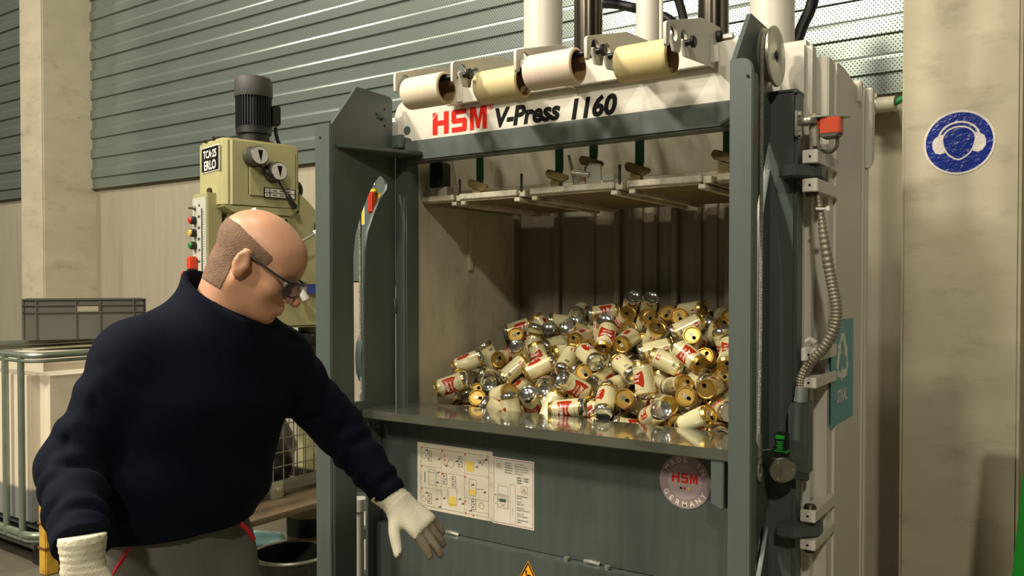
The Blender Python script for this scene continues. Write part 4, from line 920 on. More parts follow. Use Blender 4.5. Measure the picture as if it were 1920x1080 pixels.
BURIED = [
(-2.186,2.967,.872,.331,.77,.093,-.537),
(-2.148,3.083,.858,.293,.888,.26,-.239),
(-1.411,2.999,1.043,-.454,.694,-.352,.434),
(-1.327,2.751,.866,.554,-.257,-.398,.685),
(-1.305,3.3,1.109,-.795,.037,.6,.082),
(-1.129,2.772,.847,-.548,.685,.306,.369),
(-1.838,3.17,1.152,-.543,-.312,.58,.52),
(-1.051,2.966,.86,.078,-.65,-.671,-.349),
(-1.682,2.857,.921,-.704,.563,.433,.01),
(-1.002,3.293,1.197,-.429,-.867,-.231,-.105),
(-1.421,3.315,1.056,.273,.834,-.367,.308),
(-1.307,3.037,1.005,-.459,.879,.016,-.127),
(-1.647,3.132,.91,-.647,-.694,-.256,-.185),
(-1.018,3.348,1.125,-.284,-.672,-.192,.657),
(-1.487,3.03,.968,.526,-.794,.295,-.075),
(-2.104,3.165,.975,.315,.882,-.158,.312),
(-1.895,3.033,.822,-.69,.498,-.499,-.164),
(-.987,2.9,.898,.246,.261,.791,-.495),
(-1.546,2.775,.909,-.357,.517,-.739,-.242),
(-1.406,3.034,.836,.116,-.201,-.721,-.653),
(-1.193,3.182,1.01,-.511,-.346,.485,-.62),
(-1.104,3.194,1.04,-.483,-.193,-.838,.163),
(-1.666,2.745,.888,-.727,.214,-.643,.115),
(-2.194,3.316,1.06,-.522,-.012,-.853,.024),
(-1.714,3.203,1.06,-.23,.219,.941,-.112),
(-1.667,3.169,1,.8,.576,.046,-.163),
(-1.206,2.789,.85,.777,.527,-.242,.245),
(-1.462,3.208,1.145,.496,.856,-.051,.133),
(-1.07,3.06,.946,.602,-.681,.341,.239),
(-1.46,3.135,1.001,-.132,.863,-.23,.43),
(-1.566,3.201,.965,-.804,.21,-.373,.413),
(-1.895,2.912,.982,.668,-.722,.12,-.133),
(-1.353,2.889,.834,.281,.082,-.621,-.727),
(-1.567,2.947,1.02,-.818,-.085,-.562,-.087),
(-1.8,2.935,.987,.272,.909,.311,.05),
(-1.82,3.131,1.223,.467,.008,-.711,.526),
(-1.526,2.899,.866,-.245,-.685,-.591,.349),
(-1.805,2.972,.848,.564,-.128,.515,-.633),
(-2.022,3.196,.933,.329,-.145,-.784,-.506),
(-1.269,3.143,.989,.462,.02,-.107,-.88),
(-1.691,2.978,.93,.36,.618,-.012,.699),
(-1.135,2.883,1.001,-.473,-.706,-.377,-.369),
(-2.228,3.349,1.188,-.793,-.32,-.098,-.508),
(-1.521,3.361,1.244,.543,.183,.402,.714),
(-1.958,3.068,.97,.381,.819,.019,.429),
(-1.935,3.366,1.095,-.36,.761,-.282,.46),
(-1.399,3.34,1.188,-.341,.235,.313,.855),
(-1.775,3.148,.954,-.398,-.585,-.108,-.698),
(-2.005,3.325,.998,-.753,.01,-.356,-.552),
(-1.1,3.353,1.403,.135,-.299,.911,.251),
(-1.498,3.03,.844,.52,.488,-.653,.256),
(-1.289,3.189,1.127,.506,-.444,.255,.694),
(-1.074,2.772,.928,-.126,.422,-.592,.675),
(-1.938,3.283,1.098,-.133,.206,-.969,.033),
(-2.076,2.857,.902,.424,.861,.069,.272),
(-1.724,3.063,1.018,-.486,-.176,-.258,-.816),
(-1.263,3.381,1.167,-.122,.319,-.014,.94),
(-1.117,2.919,.833,.205,-.213,.593,-.749),
(-1.975,3.214,1.192,.448,.806,-.133,.363),
(-1.284,2.932,.984,-.712,-.032,-.674,-.195),
(-1.47,2.766,.962,-.139,.38,-.254,-.878),
(-1.031,3.223,.948,-.721,.639,.265,.028),
(-1.587,3.281,1.189,-.083,-.464,.438,.765),
(-1.139,3.175,.954,-.594,-.432,.634,-.24),
(-1.973,3.1,1.083,-.809,.499,-.257,-.175),
(-1.779,3.343,1.187,-.114,.115,.742,-.65),
(-1.165,3.345,1.12,-.437,.74,-.055,-.508),
(-2.034,2.985,1.083,.949,-.166,-.039,-.266),
(-1.73,3.279,1.032,-.315,.728,-.188,.579),
(-1.606,3.13,1.225,.877,-.08,.149,.449),
(-2.101,2.772,.978,-.377,-.656,.113,-.645),
(-1.228,3.044,1.066,.148,.021,-.659,-.737),
(-1.859,2.838,.903,.793,.433,-.298,-.309),
(-1.128,3.13,.85,-.481,-.863,-.075,.135),
(-1.847,3.028,.972,-.01,-.096,-.969,.228),
(-1.927,2.77,.849,.326,-.848,-.154,.388),
(-1.738,3.286,1.315,.779,.187,-.03,.598),
(-1.332,3.19,.987,.257,.912,-.317,.048),
(-1.387,3.228,1.142,-.71,-.135,-.057,.688),
(-2.149,3.277,.964,-.685,-.354,.58,.262),
(-1.01,3.094,1.199,-.29,.903,-.049,-.314),
(-1.661,3.371,1.268,.337,.533,-.425,-.65),
(-1.821,3.342,1.064,-.001,-.348,-.69,-.635),
(-.989,3.082,.922,-.273,-.187,-.419,.846),
(-1.419,2.775,.845,.003,.249,.719,-.649),
(-2.06,3.075,1.034,.282,.954,.037,-.095),
(-1.823,3.155,1.056,.411,.832,.174,-.331),
(-2.177,3.086,1.009,-.385,-.505,.328,.7),
(-1.263,2.904,.902,-.317,-.582,.395,.636),
(-1.438,3.112,1.185,.17,.555,.519,-.627),
(-1.411,2.883,.905,.218,-.366,.392,-.815),
(-1.282,3.126,.874,.648,.619,-.016,-.443),
(-2.134,2.933,.97,.891,-.211,.355,-.187),
(-1.889,3.083,.899,.356,.686,-.488,-.406),
(-2.151,3.379,1.195,.02,-.84,-.531,.105),
(-1.683,3.062,.939,-.297,-.274,.858,.317),
(-1.027,3.187,1.211,-.558,-.314,.512,.572),
(-1.995,2.963,.951,-.157,-.553,.134,.807),
(-1.627,3.031,.84,-.735,-.618,-.279,-.026),
(-1.234,2.977,.868,-.39,-.896,-.198,.071),
(-1.596,3.144,1.03,-.815,.463,-.095,-.335),
(-1.487,2.853,.933,-.172,.251,-.844,.441),
(-1.576,3.09,1.09,-.584,.427,.259,-.64),
(-1.646,3.219,1.187,.144,.059,.946,-.285),
(-2.215,3.042,.949,.061,-.787,-.237,-.566),
(-1.526,3.328,1.066,.35,.415,-.142,.827),
(-1.81,3.353,1.297,-.359,.855,-.118,.356),
(-1.159,2.993,.916,.724,.453,-.037,-.519),
(-2.086,3.379,1.089,-.192,.591,-.201,.757),
(-2.034,3.208,1.023,.192,-.834,-.27,-.441),
(-1.869,3.221,1.032,-.469,.048,.469,-.747),
(-1.918,3.317,1.276,.14,-.625,.757,.131),
(-1.193,3.04,.979,.681,.471,-.431,-.358),
(-1.987,2.871,.892,-.01,-.896,-.437,.071),
(-1.864,3.264,1.148,-.021,-.586,.732,-.348),
(-1.507,3.375,1.145,-.869,-.044,-.488,.065),
(-2.228,2.804,.882,.577,-.213,-.119,.779),
(-1.317,2.999,.892,.128,-.358,-.912,-.157),
(-1.581,3.241,1.109,-.034,.576,-.271,-.77),
(-.999,3.163,1.105,-.651,-.721,-.238,-.017),
(-1.794,2.773,.876,-.23,-.373,-.78,-.446),
(-1.758,3.227,.932,.323,-.4,-.091,.853),
(-1.666,3.364,1.141,-.441,.276,-.77,.369),
(-1.012,3.249,1.326,-.159,.874,.26,.378),
(-2.036,3.357,1.195,.723,-.382,-.568,.091),
(-1.034,3.041,1.03,-.632,.612,-.373,.296),
(-1.126,2.965,.997,.059,.868,-.25,.424),
(-2.113,3.182,1.162,.033,.156,-.723,.672),
(-1.973,3.157,.874,-.356,-.182,-.643,-.653),
(-1.606,2.801,.828,-.556,-.707,-.24,-.365),
(-1.058,3.078,.848,-.369,.078,-.844,-.381),
(-1.093,3.28,1.198,-.957,.17,.049,.228),
(-1.015,2.781,.841,-.095,-.263,.769,.575),
(-2.129,2.843,.848,.803,.576,.083,-.126),
(-1.891,2.916,.862,-.933,.161,-.314,-.078),
(-1.618,3.276,.97,-.211,-.426,-.227,-.85),
(-1.675,3.371,1.053,.616,-.431,-.277,.599),
(-1.126,3.187,1.274,.111,-.276,.822,.486),
(-2.014,3.222,1.107,-.664,-.099,.698,.249),
(-1.437,3.254,.943,.461,-.541,.506,-.489),
(-1.871,3.243,.922,-.199,-.374,-.142,.895),
(-2.036,3.052,.894,.129,.482,-.501,-.708),
(-1.44,3.202,1.054,.225,.784,-.169,.553),
(-2.024,2.753,.913,.55,-.562,.3,-.54),
(-1.057,3.345,1.295,-.21,.665,.6,.392),
(-1.929,3.151,.988,.917,-.13,-.373,-.061),
(-1.158,2.851,.921,-.244,-.181,-.727,-.615),
(-1.734,3.265,1.141,.724,-.468,.101,-.497),
(-2.131,3.298,1.152,-.521,-.479,-.415,-.571),
(-.983,3.235,1.046,-.51,-.859,.025,.031),
(-1.512,3.147,.922,-.093,-.426,-.693,-.575),
(-1.126,3.079,1.061,-.476,-.319,-.369,.731),
(-1.742,2.872,.831,.622,-.064,-.76,-.178),
(-1.757,3.038,.852,.472,.049,.877,-.073),
(-1.317,3.34,1.218,-.57,-.801,.185,-.019),
(-2.18,2.967,1.042,.505,.592,-.193,.598),
(-1.215,2.744,.958,-.63,.15,-.725,.235),
(-1.06,3.306,1.05,-.708,-.635,-.21,.229),
(-.997,2.938,1,-.656,.723,.007,.219),
(-1.912,3.336,.98,-.256,-.089,-.716,-.644),
(-1.387,3.035,.934,-.589,-.378,.362,-.615),
(-2.071,2.951,.856,.366,-.014,-.906,-.21),
(-1.309,3.348,1.017,-.541,.691,-.469,.1),
(-1.593,3.024,1.022,.132,-.968,.115,-.182),
(-2.216,3.155,.969,.57,.311,-.325,-.688),
(-1.204,3.3,1.026,.477,.581,-.575,-.324),
(-1.222,3.08,.86,.928,-.128,.324,.133),
(-2.166,3.238,1.082,.324,-.574,.305,-.688),
(-1.295,3.26,.955,-.603,.733,.174,-.261),
(-1.614,2.898,.893,-.755,.036,-.354,.551)]
def copy_tree(o, parent=None):
    c = o.copy(); COL.objects.link(c)
    if parent is not None: c.parent = parent
    for ch in list(o.children): copy_tree(ch, c)
    return c
ORD = 'first second third fourth fifth sixth seventh eighth ninth tenth eleventh twelfth thirteenth fourteenth fifteenth sixteenth seventeenth eighteenth nineteenth twentieth twenty-first twenty-second twenty-third twenty-fourth twenty-fifth twenty-sixth twenty-seventh twenty-eighth twenty-ninth thirtieth'.split()
eye = Vector((0, 0, 1.51))
info = []
for i, t in enumerate(CANS):
    p = Vector(t[:3]); q = Quaternion(t[3:])
    v = (eye - p).normalized(); ax_ = q @ Vector((0, 0, 1)); fr = q @ Vector((1, 0, 0)); bk = -fr
    e = ax_.dot(v)
    if e > 0.75: look = 'gold lid facing out'
    elif e < -0.75: look = 'silver base facing out'
    elif fr.dot(v) > 0.6: look = 'big red emblem showing'
    elif bk.dot(v) > 0.6: look = 'barcode side showing'
    else: look = 'plain side showing'
    az = math.atan2(p.x, p.y)
    row = 0 if p.y < 2.84 else 1 if p.y < 3.0 else 2 if p.y < 3.17 else 3
    info.append([row, az, look, i])
RN = ['front row', 'second row', 'third row', 'back row']
names = {}
for r in range(4):
    L_ = sorted([x for x in info if x[0] == r], key=lambda x: x[1])
    for k, x in enumerate(L_):
        names[x[3]] = 'cream can, %s, %s from left in the %s of the heap' % (x[2], ORD[k] if k < len(ORD) else 'last', RN[r])
used = set()
def put_can(k, t, label, group):
    if k not in used: used.add(k); o = protos[k]
    else: o = copy_tree(protos[k])
    o.rotation_mode = 'QUATERNION'
    o.location = t[:3]; o.rotation_quaternion = t[3:]
    tag(o, label, 'can', group)
for i, t in enumerate(CANS): put_can((0, 0, 1, 0, 2)[i % 5], t, names[i], 'beer cans heaped in the press')
bur = sorted(range(len(BURIED)), key=lambda i: (min(3, int((BURIED[i][1] - 2.69) / .16)), math.atan2(BURIED[i][0], BURIED[i][1])))
cnt = {}
for i in bur:
    t = BURIED[i]; r = min(3, int((t[1] - 2.69) / .16)); k = cnt[r] = cnt.get(r, -1) + 1
    put_can((0, 2, 1, 0, 2)[i % 5], t, 'half buried cream can, %s from left in gaps under the %s' % (ORD[k] if k < len(ORD) else 'last', RN[r]), 'beer cans heaped in the press')
# ------------------------------------------------------------------ person (smooth distance fields turned into surfaces)
def smin(a, b, k):
    h = np.clip(0.5 + 0.5 * (b - a) / k, 0, 1)
    return b * (1 - h) + a * h - k * h * (1 - h)
def smax(a, b, k): return -smin(-a, -b, k)
def capsule(p, a, b, ra, rb, sc=None, fold=None):
    a = np.array(a, float); b = np.array(b, float)
    if sc is not None:
        sc = np.array(sc, float); p = p * sc; a = a * sc; b = b * sc
    ab = b - a; t = np.clip(((p - a) @ ab) / (ab @ ab), 0, 1)
    q = p - a - t[..., None] * ab
    r = ra + (rb - ra) * t
    if fold: r = r + fold(t, q)
    return np.linalg.norm(q, axis=-1) - r
def ellip(p, c, rad):
    q = (p - np.array(c, float)); rad = np.array(rad, float)
    k0 = np.linalg.norm(q / rad, axis=-1); k1 = np.linalg.norm(q / rad ** 2, axis=-1)
    return k0 * (k0 - 1) / np.maximum(k1, 1e-9)
def sphere(p, c, r): return np.linalg.norm(p - np.array(c, float), axis=-1) - r
def surface(fn, lo, hi, res):
    """naive surface nets"""
    lo = np.array(lo, float); n = np.ceil((np.array(hi) - lo) / res).astype(int) + 1
    g = np.stack(np.meshgrid(*[lo[i] + res * np.arange(n[i]) for i in range(3)], indexing='ij'), -1)
    v = fn(g)
    ins = v < 0
    c = np.zeros(tuple(n - 1), int)
    cr = [(i, j, k) for i in (0, 1) for j in (0, 1) for k in (0, 1)]
    sl = lambda a, o: a[o[0]:n[0] - 1 + o[0], o[1]:n[1] - 1 + o[1], o[2]:n[2] - 1 + o[2]]
    for o in cr: c += sl(ins, o)
    act = (c > 0) & (c < 8)
    acc = np.zeros(tuple(n - 1) + (3,)); cnt = np.zeros(tuple(n - 1))
    for o in cr:
        for ax in range(3):
            if o[ax]: continue
            o2 = list(o); o2[ax] = 1
            a = sl(v, o); b = sl(v, o2); m = (a < 0) != (b < 0)
            t = np.where(m, a / np.where(m, a - b, 1), 0)
            pt = np.zeros(tuple(n - 1) + (3,)); pt[..., 0] = o[0]; pt[..., 1] = o[1]; pt[..., 2] = o[2]
            pt[..., ax] = t
            acc += np.where(m[..., None], pt, 0); cnt += m
    idx = -np.ones(tuple(n - 1), int); idx[act] = np.arange(act.sum())
    ijk = np.argwhere(act)
    verts = lo + res * (ijk + acc[act] / np.maximum(cnt[act], 1)[:, None])
    faces = []
    for ax in range(3):
        u_, w_ = (ax + 1) % 3, (ax + 2) % 3
        a = np.take(ins, range(0, n[ax] - 1), ax); b = np.take(ins, range(1, n[ax]), ax)
        for E_, flip in ((a & ~b, False), (~a & b, True)):
            e = np.argwhere(E_)
            e = e[(e[:, u_] > 0) & (e[:, w_] > 0) & (e[:, u_] < n[u_] - 1) & (e[:, w_] < n[w_] - 1)]
            if not len(e): continue
            q = []
            for du, dw in ((0, 0), (1, 0), (1, 1), (0, 1)):
                x = e.copy(); x[:, u_] -= 1 - du; x[:, w_] -= 1 - dw
                q.append(idx[x[:, 0], x[:, 1], x[:, 2]])
            q = np.stack(q, 1)
            if flip: q = q[:, ::-1]
            faces.append(q[(q >= 0).all(1)])
    return verts, np.concatenate(faces)
def add_surface(name, fn, lo, hi, res, mats, parent=None, smooth=2, xf=None, mfn=None):
    v, f = surface(fn, lo, hi, res)
    me = bpy.data.meshes.new(name)
    me.from_pydata(v.tolist(), [], f.tolist())
    b = bmesh.new(); b.from_mesh(me)
    for _ in range(smooth): bmesh.ops.smooth_vert(b, verts=b.verts, factor=0.5, use_axis_x=True, use_axis_y=True, use_axis_z=True)
    if mfn:
        for fc in b.faces: fc.material_index = mfn(fc.calc_center_median())
    if xf is not None: b.transform(xf)
    b.to_mesh(me); b.free()
    for q in (mats if isinstance(mats, (list, tuple)) else [mats]): me.materials.append(q)
    for p in me.polygons: p.use_smooth = True
    o = bpy.data.objects.new(name, me); COL.objects.link(o)
    if parent is not None: o.parent = parent
    return o

def skin_mat():
    m = mat('skin', (214, 160, 126), 0.42, var=0.07, vscale=14, bump=0.03, bscale=120)
    b = m.node_tree.nodes['Principled BSDF']
    b.inputs['Subsurface Weight'].default_value = 0.12; b.inputs['Subsurface Radius'].default_value = (0.02, 0.008, 0.004)
    b.inputs['Subsurface Scale'].default_value = 0.5
    return m
SKIN = skin_mat()
NAVY = mat('navy_sweatshirt', (8, 14, 28), 0.9, var=0.10, vscale=30, bump=0.12, bscale=240, spec=0.15)
TROU = mat('grey_work_trousers', (108, 104, 94), 0.8, var=0.08, vscale=12, bump=0.1, bscale=160)
GLOVE = mat('cream_cotton_glove', (226, 219, 190), 0.9, var=0.10, vscale=20, bump=0.2, bscale=260)
GLOVED = mat('glove_soiled', (126, 114, 92), 0.9, var=0.25, vscale=24, bump=0.2, bscale=260)
HAIR = mat('cropped_brown_hair', (132, 102, 80), 0.8, var=0.15, vscale=90, bump=0.4, bscale=300)

Rv = np.array([0.829, 0.559, 0.0]); Fv = np.array([-0.559, 0.829, 0.0]); Zv = np.array([0, 0, 1.0])
HP = math.radians(27)
hx = math.cos(HP) * Rv - math.sin(HP) * Zv
hz = math.sin(HP) * Rv + math.cos(HP) * Zv
hy = Fv
HC = np.array([-1.487, 1.206, 1.560])
HS = 0.94
HM = np.stack([hx, hy, hz], 1)
def to_head(p): return (p - HC) @ HM / HS
def from_head(q): return HC + HM @ np.array(q, float) * HS
def head_sdf(q):
    s = np.stack([q[..., 0], np.abs(q[..., 1]), q[..., 2]], -1)
    d = ellip(q, (-.014, 0, .040), (.100, .077, .082))
    d = smin(d, ellip(q, (.040, 0, .030), (.062, .064, .062)), .03)
    d = smin(d, ellip(q, (.036, 0, -.036), (.058, .058, .078)), .03)
    d = smin(d, capsule(s, (-.008, .052, -.050), (.056, .020, -.098), .020, .018), .025)
    d = smin(d, sphere(q, (.070, 0, -.100), .021), .02)
    d = smin(d, capsule(s, (.080, .012, .012), (.066, .044, .010), .012, .012), .014)
    d = smin(d, sphere(s, (.062, .043, -.030), .020), .022)
    d = smax(d, -ellip(s, (.098, .031, -.008), (.020, .018, .012)), .012)
    d = smin(d, sphere(s, (.078, .031, -.008), .0125), .003)
    d = smin(d, capsule(q, (.090, 0, .002), (.118, 0, -.040), .009, .0135), .010)
    d = smin(d, sphere(s, (.102, .011, -.045), .0085), .006)
    d = smin(d, capsule(s, (.097, .0, -.066), (.085, .018, -.068), .008, .005), .006)
    d = smin(d, capsule(s, (.095, .0, -.079), (.085, .015, -.077), .009, .005), .006)
    d = smax(d, -capsule(s, (.108, 0, -.072), (.090, .024, -.073), .0035, .002), .004)
    ex = s[..., 0] + .35 * (s[..., 1] - .078)
    e_ = np.stack([ex, s[..., 1], s[..., 2]], -1)
    ear = ellip(e_, (-.010, .083, -.004), (.020, .0095, .033))
    ear = smin(ear, ellip(e_, (-.006, .082, -.030), (.010, .007, .012)), .006)
    ear = smax(ear, -ellip(e_, (-.007, .094, .000), (.0115, .0085, .021)), .004)
    ear = smin(ear, ellip(e_, (.006, .083, -.006), (.005, .005, .008)), .004)
    d = smin(d, ear, .006)
    return d
NB = np.array([-1.568, 1.158, 1.41])
neck_top = from_head((-.035, 0, -.035))
# joints
PEL = (-1.672, 1.106, .90); RSH = (-1.604, .985, 1.362); LSH = (-1.570, 1.330, 1.335)
REL = (-1.655, .880, 1.150); RWR = (-1.452, .790, 1.052); LEL = (-1.520, 1.475, 1.160); LWR = (-1.378, 1.510, 1.000)
RHIP = (-1.680, 1.015, .90); LHIP = (-1.640, 1.190, .90)
RKN = (-1.700, 1.00, .49); LKN = (-1.470, 1.205, .50); RAN = (-1.86, 1.00, .10); LAN = (-1.465, 1.215, .09)
def body_sdf(p):
    d = head_sdf(to_head(p)) * HS
    d = smin(d, capsule(p, NB, neck_top, .068, .056), .03)
    d = smin(d, capsule(p, from_head((-.058, 0, -.035)), NB, .042, .06), .025)
    d = smin(d, capsule(p, (-1.655, 1.11, .95), (-1.585, 1.150, 1.33), .11, .10, (1, .72, 1)), .05)
    for s_, e_, w_ in ((RSH, REL, RWR), (LSH, LEL, LWR)):
        d = smin(d, capsule(p, NB - np.array([0, 0, .03]), s_, .05, .045), .04)
        d = smin(d, capsule(p, s_, e_, .044, .036), .03); d = smin(d, capsule(p, e_, w_, .036, .026), .02)
    for h_, k_, a_ in ((RHIP, RKN, RAN), (LHIP, LKN, LAN)):
        d = smin(d, capsule(p, h_, k_, .075, .05), .04); d = smin(d, capsule(p, k_, a_, .048, .034), .02)
    return d
person = add_surface('person', body_sdf, (-1.99, .70, .04), (-1.30, 1.62, 1.74), .0055, SKIN, smooth=2)
tag(person, 'balding person in navy sweatshirt, cream gloves and glasses leaning towards the press, arm outstretched', 'person')

# hair: cropped sides and back
def hair_sdf(q):
    s = np.stack([q[..., 0], np.abs(q[..., 1]), q[..., 2]], -1)
    d = body_sdf(HC + (q * HS) @ HM.T) / HS - .0014
    ear = ellip(s, (-.010, .085, -.006), (.026, .016, .038))
    d = np.maximum(d, -ear)
    x, z = q[..., 0], q[..., 2]
    d = np.maximum(d, z - (.070 - .30 * np.maximum(x + .06, 0)))      # bald top
    d = np.maximum(d, x - np.where(z > .005, .046 - .35 * np.abs(z - .03), .004))   # temples, front edge
    d = np.maximum(d, -z - np.where(x < -.03, .085, .0))             # nape reaches lower than the sides
    return d
hm = Matrix([list(HM[0] * HS) + [HC[0]], list(HM[1] * HS) + [HC[1]], list(HM[2] * HS) + [HC[2]], [0, 0, 0, 1]])
add_surface('hair', hair_sdf, (-.13, -.10, -.10), (.07, .10, .11), .0035, HAIR, person, smooth=2, xf=hm)
# eyes
for s_ in (-1, 1):
    e = MB().lathe([(0, .0128), (.004, .0125), (.0055, .0116), (.009, .009), (.0125, 0), (.009, -.009), (0, -.0125)], (.0785, s_ * .031, -.008), (.95, s_ * .1, -.25), 20, mats=[0, 0, 1, 1, 1, 1])
    for v in e.bm.verts: v.co = hm @ v.co
    e.build('eye', [mat('iris', (60, 64, 60), .2), mat('eye_white', (216, 208, 196), .25)], person)
# safety glasses
g = MB()
for s_ in (-1, 1):
    g.tube([(-.010, s_ * .081, .020), (.030, s_ * .079, .012), (.078, s_ * .071, .004), (.098, s_ * .060, .002)], .0028, 8, smooth=5, m=0)
    g.tube([(-.010, s_ * .081, .020), (-.022, s_ * .081, .008), (-.028, s_ * .080, -.008)], .0026, 8, smooth=4, m=0)
g.tube([(.098, -.060, .002), (.112, -.034, .006), (.118, 0, .004), (.112, .034, .006), (.098, .060, .002)], .0030, 8, smooth=5, m=0)
for v in g.bm.verts: v.co = hm @ v.co
gl_ = g.build('safety_glasses', mat('glasses_frame', (38, 38, 40), .35), person)
gm = mat('glasses_lens', (120, 130, 150), .08)
gm.node_tree.nodes['Principled BSDF'].inputs['Transmission Weight'].default_value = 0.85
gm.node_tree.nodes['Principled BSDF'].inputs['IOR'].default_value = 1.1
ls = MB()
N_ = 24
pr_ = []
for i in range(N_ + 1):
    a = -1 + 2 * i / N_
    x = .118 - .022 * a * a; y = .062 * a
    lowz = -.034 + .012 * (1 - abs(abs(a) - .5) * 2) * -1 + (.020 if abs(a) < .12 else 0) + .010 * max(0, abs(a) - .8) * 5
    pr_.append([(x, y, .004), (x - .001, y, (lowz + .004) / 2), (x - .004, y, lowz)])
vs = [[ls.bm.verts.new(hm @ Vector(c)) for c in col] for col in pr_]
for a_, b_ in zip(vs, vs[1:]):
    for k in range(2): ls.bm.faces.new([a_[k], b_[k], b_[k + 1], a_[k + 1]])
ls.build('lens', gm, gl_)

# sweatshirt
def rings(n, amp, tw=0.0):
    # irregular cloth folds: crossing bands that fade in and out round the sleeve
    def fo(t, q):
        ang = np.arctan2(q[..., 2], q[..., 0] + q[..., 1] * .6)
        a = np.sin(t * n * 2 * PI + tw * np.sin(ang + .7) + .9 * np.sin(t * 7))
        b = np.sin(t * n * 1.37 * 2 * PI - tw * 1.3 * np.cos(ang) + 1.3)
        m = .5 + .5 * np.sin(ang * 2 + t * 11 + tw)
        m2 = .5 + .5 * np.cos(ang - t * 8)
        f = a * m + .7 * b * m2
        return amp * (f - .35 * f * f) * np.clip(np.sin(np.clip(t, 0, 1) * PI) * 1.5, 0, 1)
    return fo
def sweat_sdf(p):
    d = capsule(p, (-1.660, 1.112, 1.00), (-1.645, 1.120, 1.09), .140, .150, (1, .74, 1))
    d = smin(d, capsule(p, (-1.645, 1.12, 1.09), (-1.598, 1.145, 1.28), .150, .148, (1, .74, 1)), .05)
    d = smin(d, capsule(p, (-1.598, 1.145, 1.28), (-1.585, 1.155, 1.37), .142, .096, (1, .74, 1)), .06)
    d = smin(d, capsule(p, (-1.580, 1.16, 1.395), RSH, .098, .074), .07)
    d = smin(d, capsule(p, (-1.570, 1.165, 1.395), LSH, .094, .074), .07)
    q = p
    diag = .0035 * np.sin(p[..., 2] * 52 + p[..., 1] * 30 + 1.5 * np.sin(p[..., 1] * 17)) * np.clip((1.30 - p[..., 2]) * 4, 0, 1)
    d = d + diag
    d = smin(d, capsule(p, RSH, REL, .076, .062, fold=rings(3.2, .0060, 1.8)), .03)
    d = smin(d, capsule(p, REL, RWR, .065, .050, fold=rings(4.3, .0085, 1.9)), .018)
    d = smin(d, capsule(p, LSH, LEL, .076, .062, fold=rings(3.0, .0055, 1.5)), .03)
    d = smin(d, capsule(p, LEL, LWR, .062, .046, fold=rings(4.0, .0065, 1.6)), .018)
    # stand-up collar
    ca = np.array((-1.570, 1.152, 1.415)); cb = np.array(from_head((-.060, 0, -.085)))
    d = smin(d, capsule(p, ca, cb, .092, .080), .03)
    # hem rib
    rib = np.exp(-((p[..., 2] - 1.005) / .022) ** 2) * .006
    d = d + rib
    cut = .978 + .05 * (p[..., 0] + 1.66) - p[..., 2]
    d = np.maximum(d, cut)
    ax_ = (cb - ca) / np.linalg.norm(cb - ca)
    ax2 = ax_ + .55 * Rv - .20 * Fv; ax2 /= np.linalg.norm(ax2)
    neck = (p - cb) @ ax2 + .010
    nd = np.linalg.norm(p - cb, axis=-1) - .155
    d = np.maximum(d, np.where(nd < 0, neck, -1))
    # hollow neck opening
    hole = capsule(p, ca + ax_ * .02, cb + ax_ * .1, .062, .066)
    d = np.maximum(d, -hole)
    for e_, w_ in ((REL, RWR), (LEL, LWR)):
        e_ = np.array(e_); w_ = np.array(w_); a_ = (w_ - e_) / np.linalg.norm(w_ - e_)
        near = np.linalg.norm(p - w_, axis=-1) < .075
        d = np.maximum(d, np.where(near, (p - w_) @ a_ - .005, -1))
    return d
add_surface('sweatshirt', sweat_sdf, (-1.86, .66, .95), (-1.28, 1.62, 1.58), .006, NAVY, person, smooth=2)

# trousers
def trou_sdf(p):
    fold = .004 * np.sin(p[..., 2] * 60 + p[..., 0] * 40) * np.clip((.95 - p[..., 2]) * 6, 0, 1)
    d = capsule(p, (-1.662, 1.105, .86), (-1.660, 1.108, 1.03), .132, .128, (1, .74, 1))
    for h_, k_, a_ in ((RHIP, RKN, RAN), (LHIP, LKN, LAN)):
        d = smin(d, capsule(p, h_, k_, .098, .075), .03)
        d = smin(d, capsule(p, k_, (a_[0], a_[1], a_[2] - .03), .074, .066, fold=rings(4, .004, 1)), .02)
    d = d + fold
    d = np.maximum(d, p[..., 2] - 1.03)
    return np.maximum(d, .05 - p[..., 2])
tr = add_surface('trousers', trou_sdf, (-2.0, .85, .03), (-1.32, 1.36, 1.05), .009, TROU, person, smooth=2)
# red pocket piping
PIPE = mat('red_piping', (196, 30, 34), .6)
MB().tube([(-1.590, .968, .985), (-1.598, .955, .960), (-1.612, .940, .925)], .005, 8, smooth=4).build('pocket_piping', PIPE, tr)
MB().tube([(-1.535, 1.190, .985), (-1.530, 1.205, .968), (-1.53, 1.225, .94)], .005, 8, smooth=4).build('pocket_piping', PIPE, tr)
# work shoes
for a_, fx in ((RAN, .02), (LAN, 0)):
    x0, y0, z0 = a_[0], a_[1], 0
    def shoe(p, x0=x0, y0=y0):
        d = capsule(p, (x0 - .02, y0, .055), (x0 + .04, y0, .055), .05, .05)
        d = smin(d, capsule(p, (x0 + .02, y0, .05), (x0 + .17, y0, .045), .048, .042), .03)
        d = smin(d, capsule(p, (x0, y0, .06), (x0 - .005, y0, .13), .048, .052), .03)
        return np.maximum(d, .003 - p[..., 2])
    add_surface('shoe', shoe, (x0 - .1, y0 - .08, -.01), (x0 + .25, y0 + .08, .19), .009, BLACK, person, smooth=1)

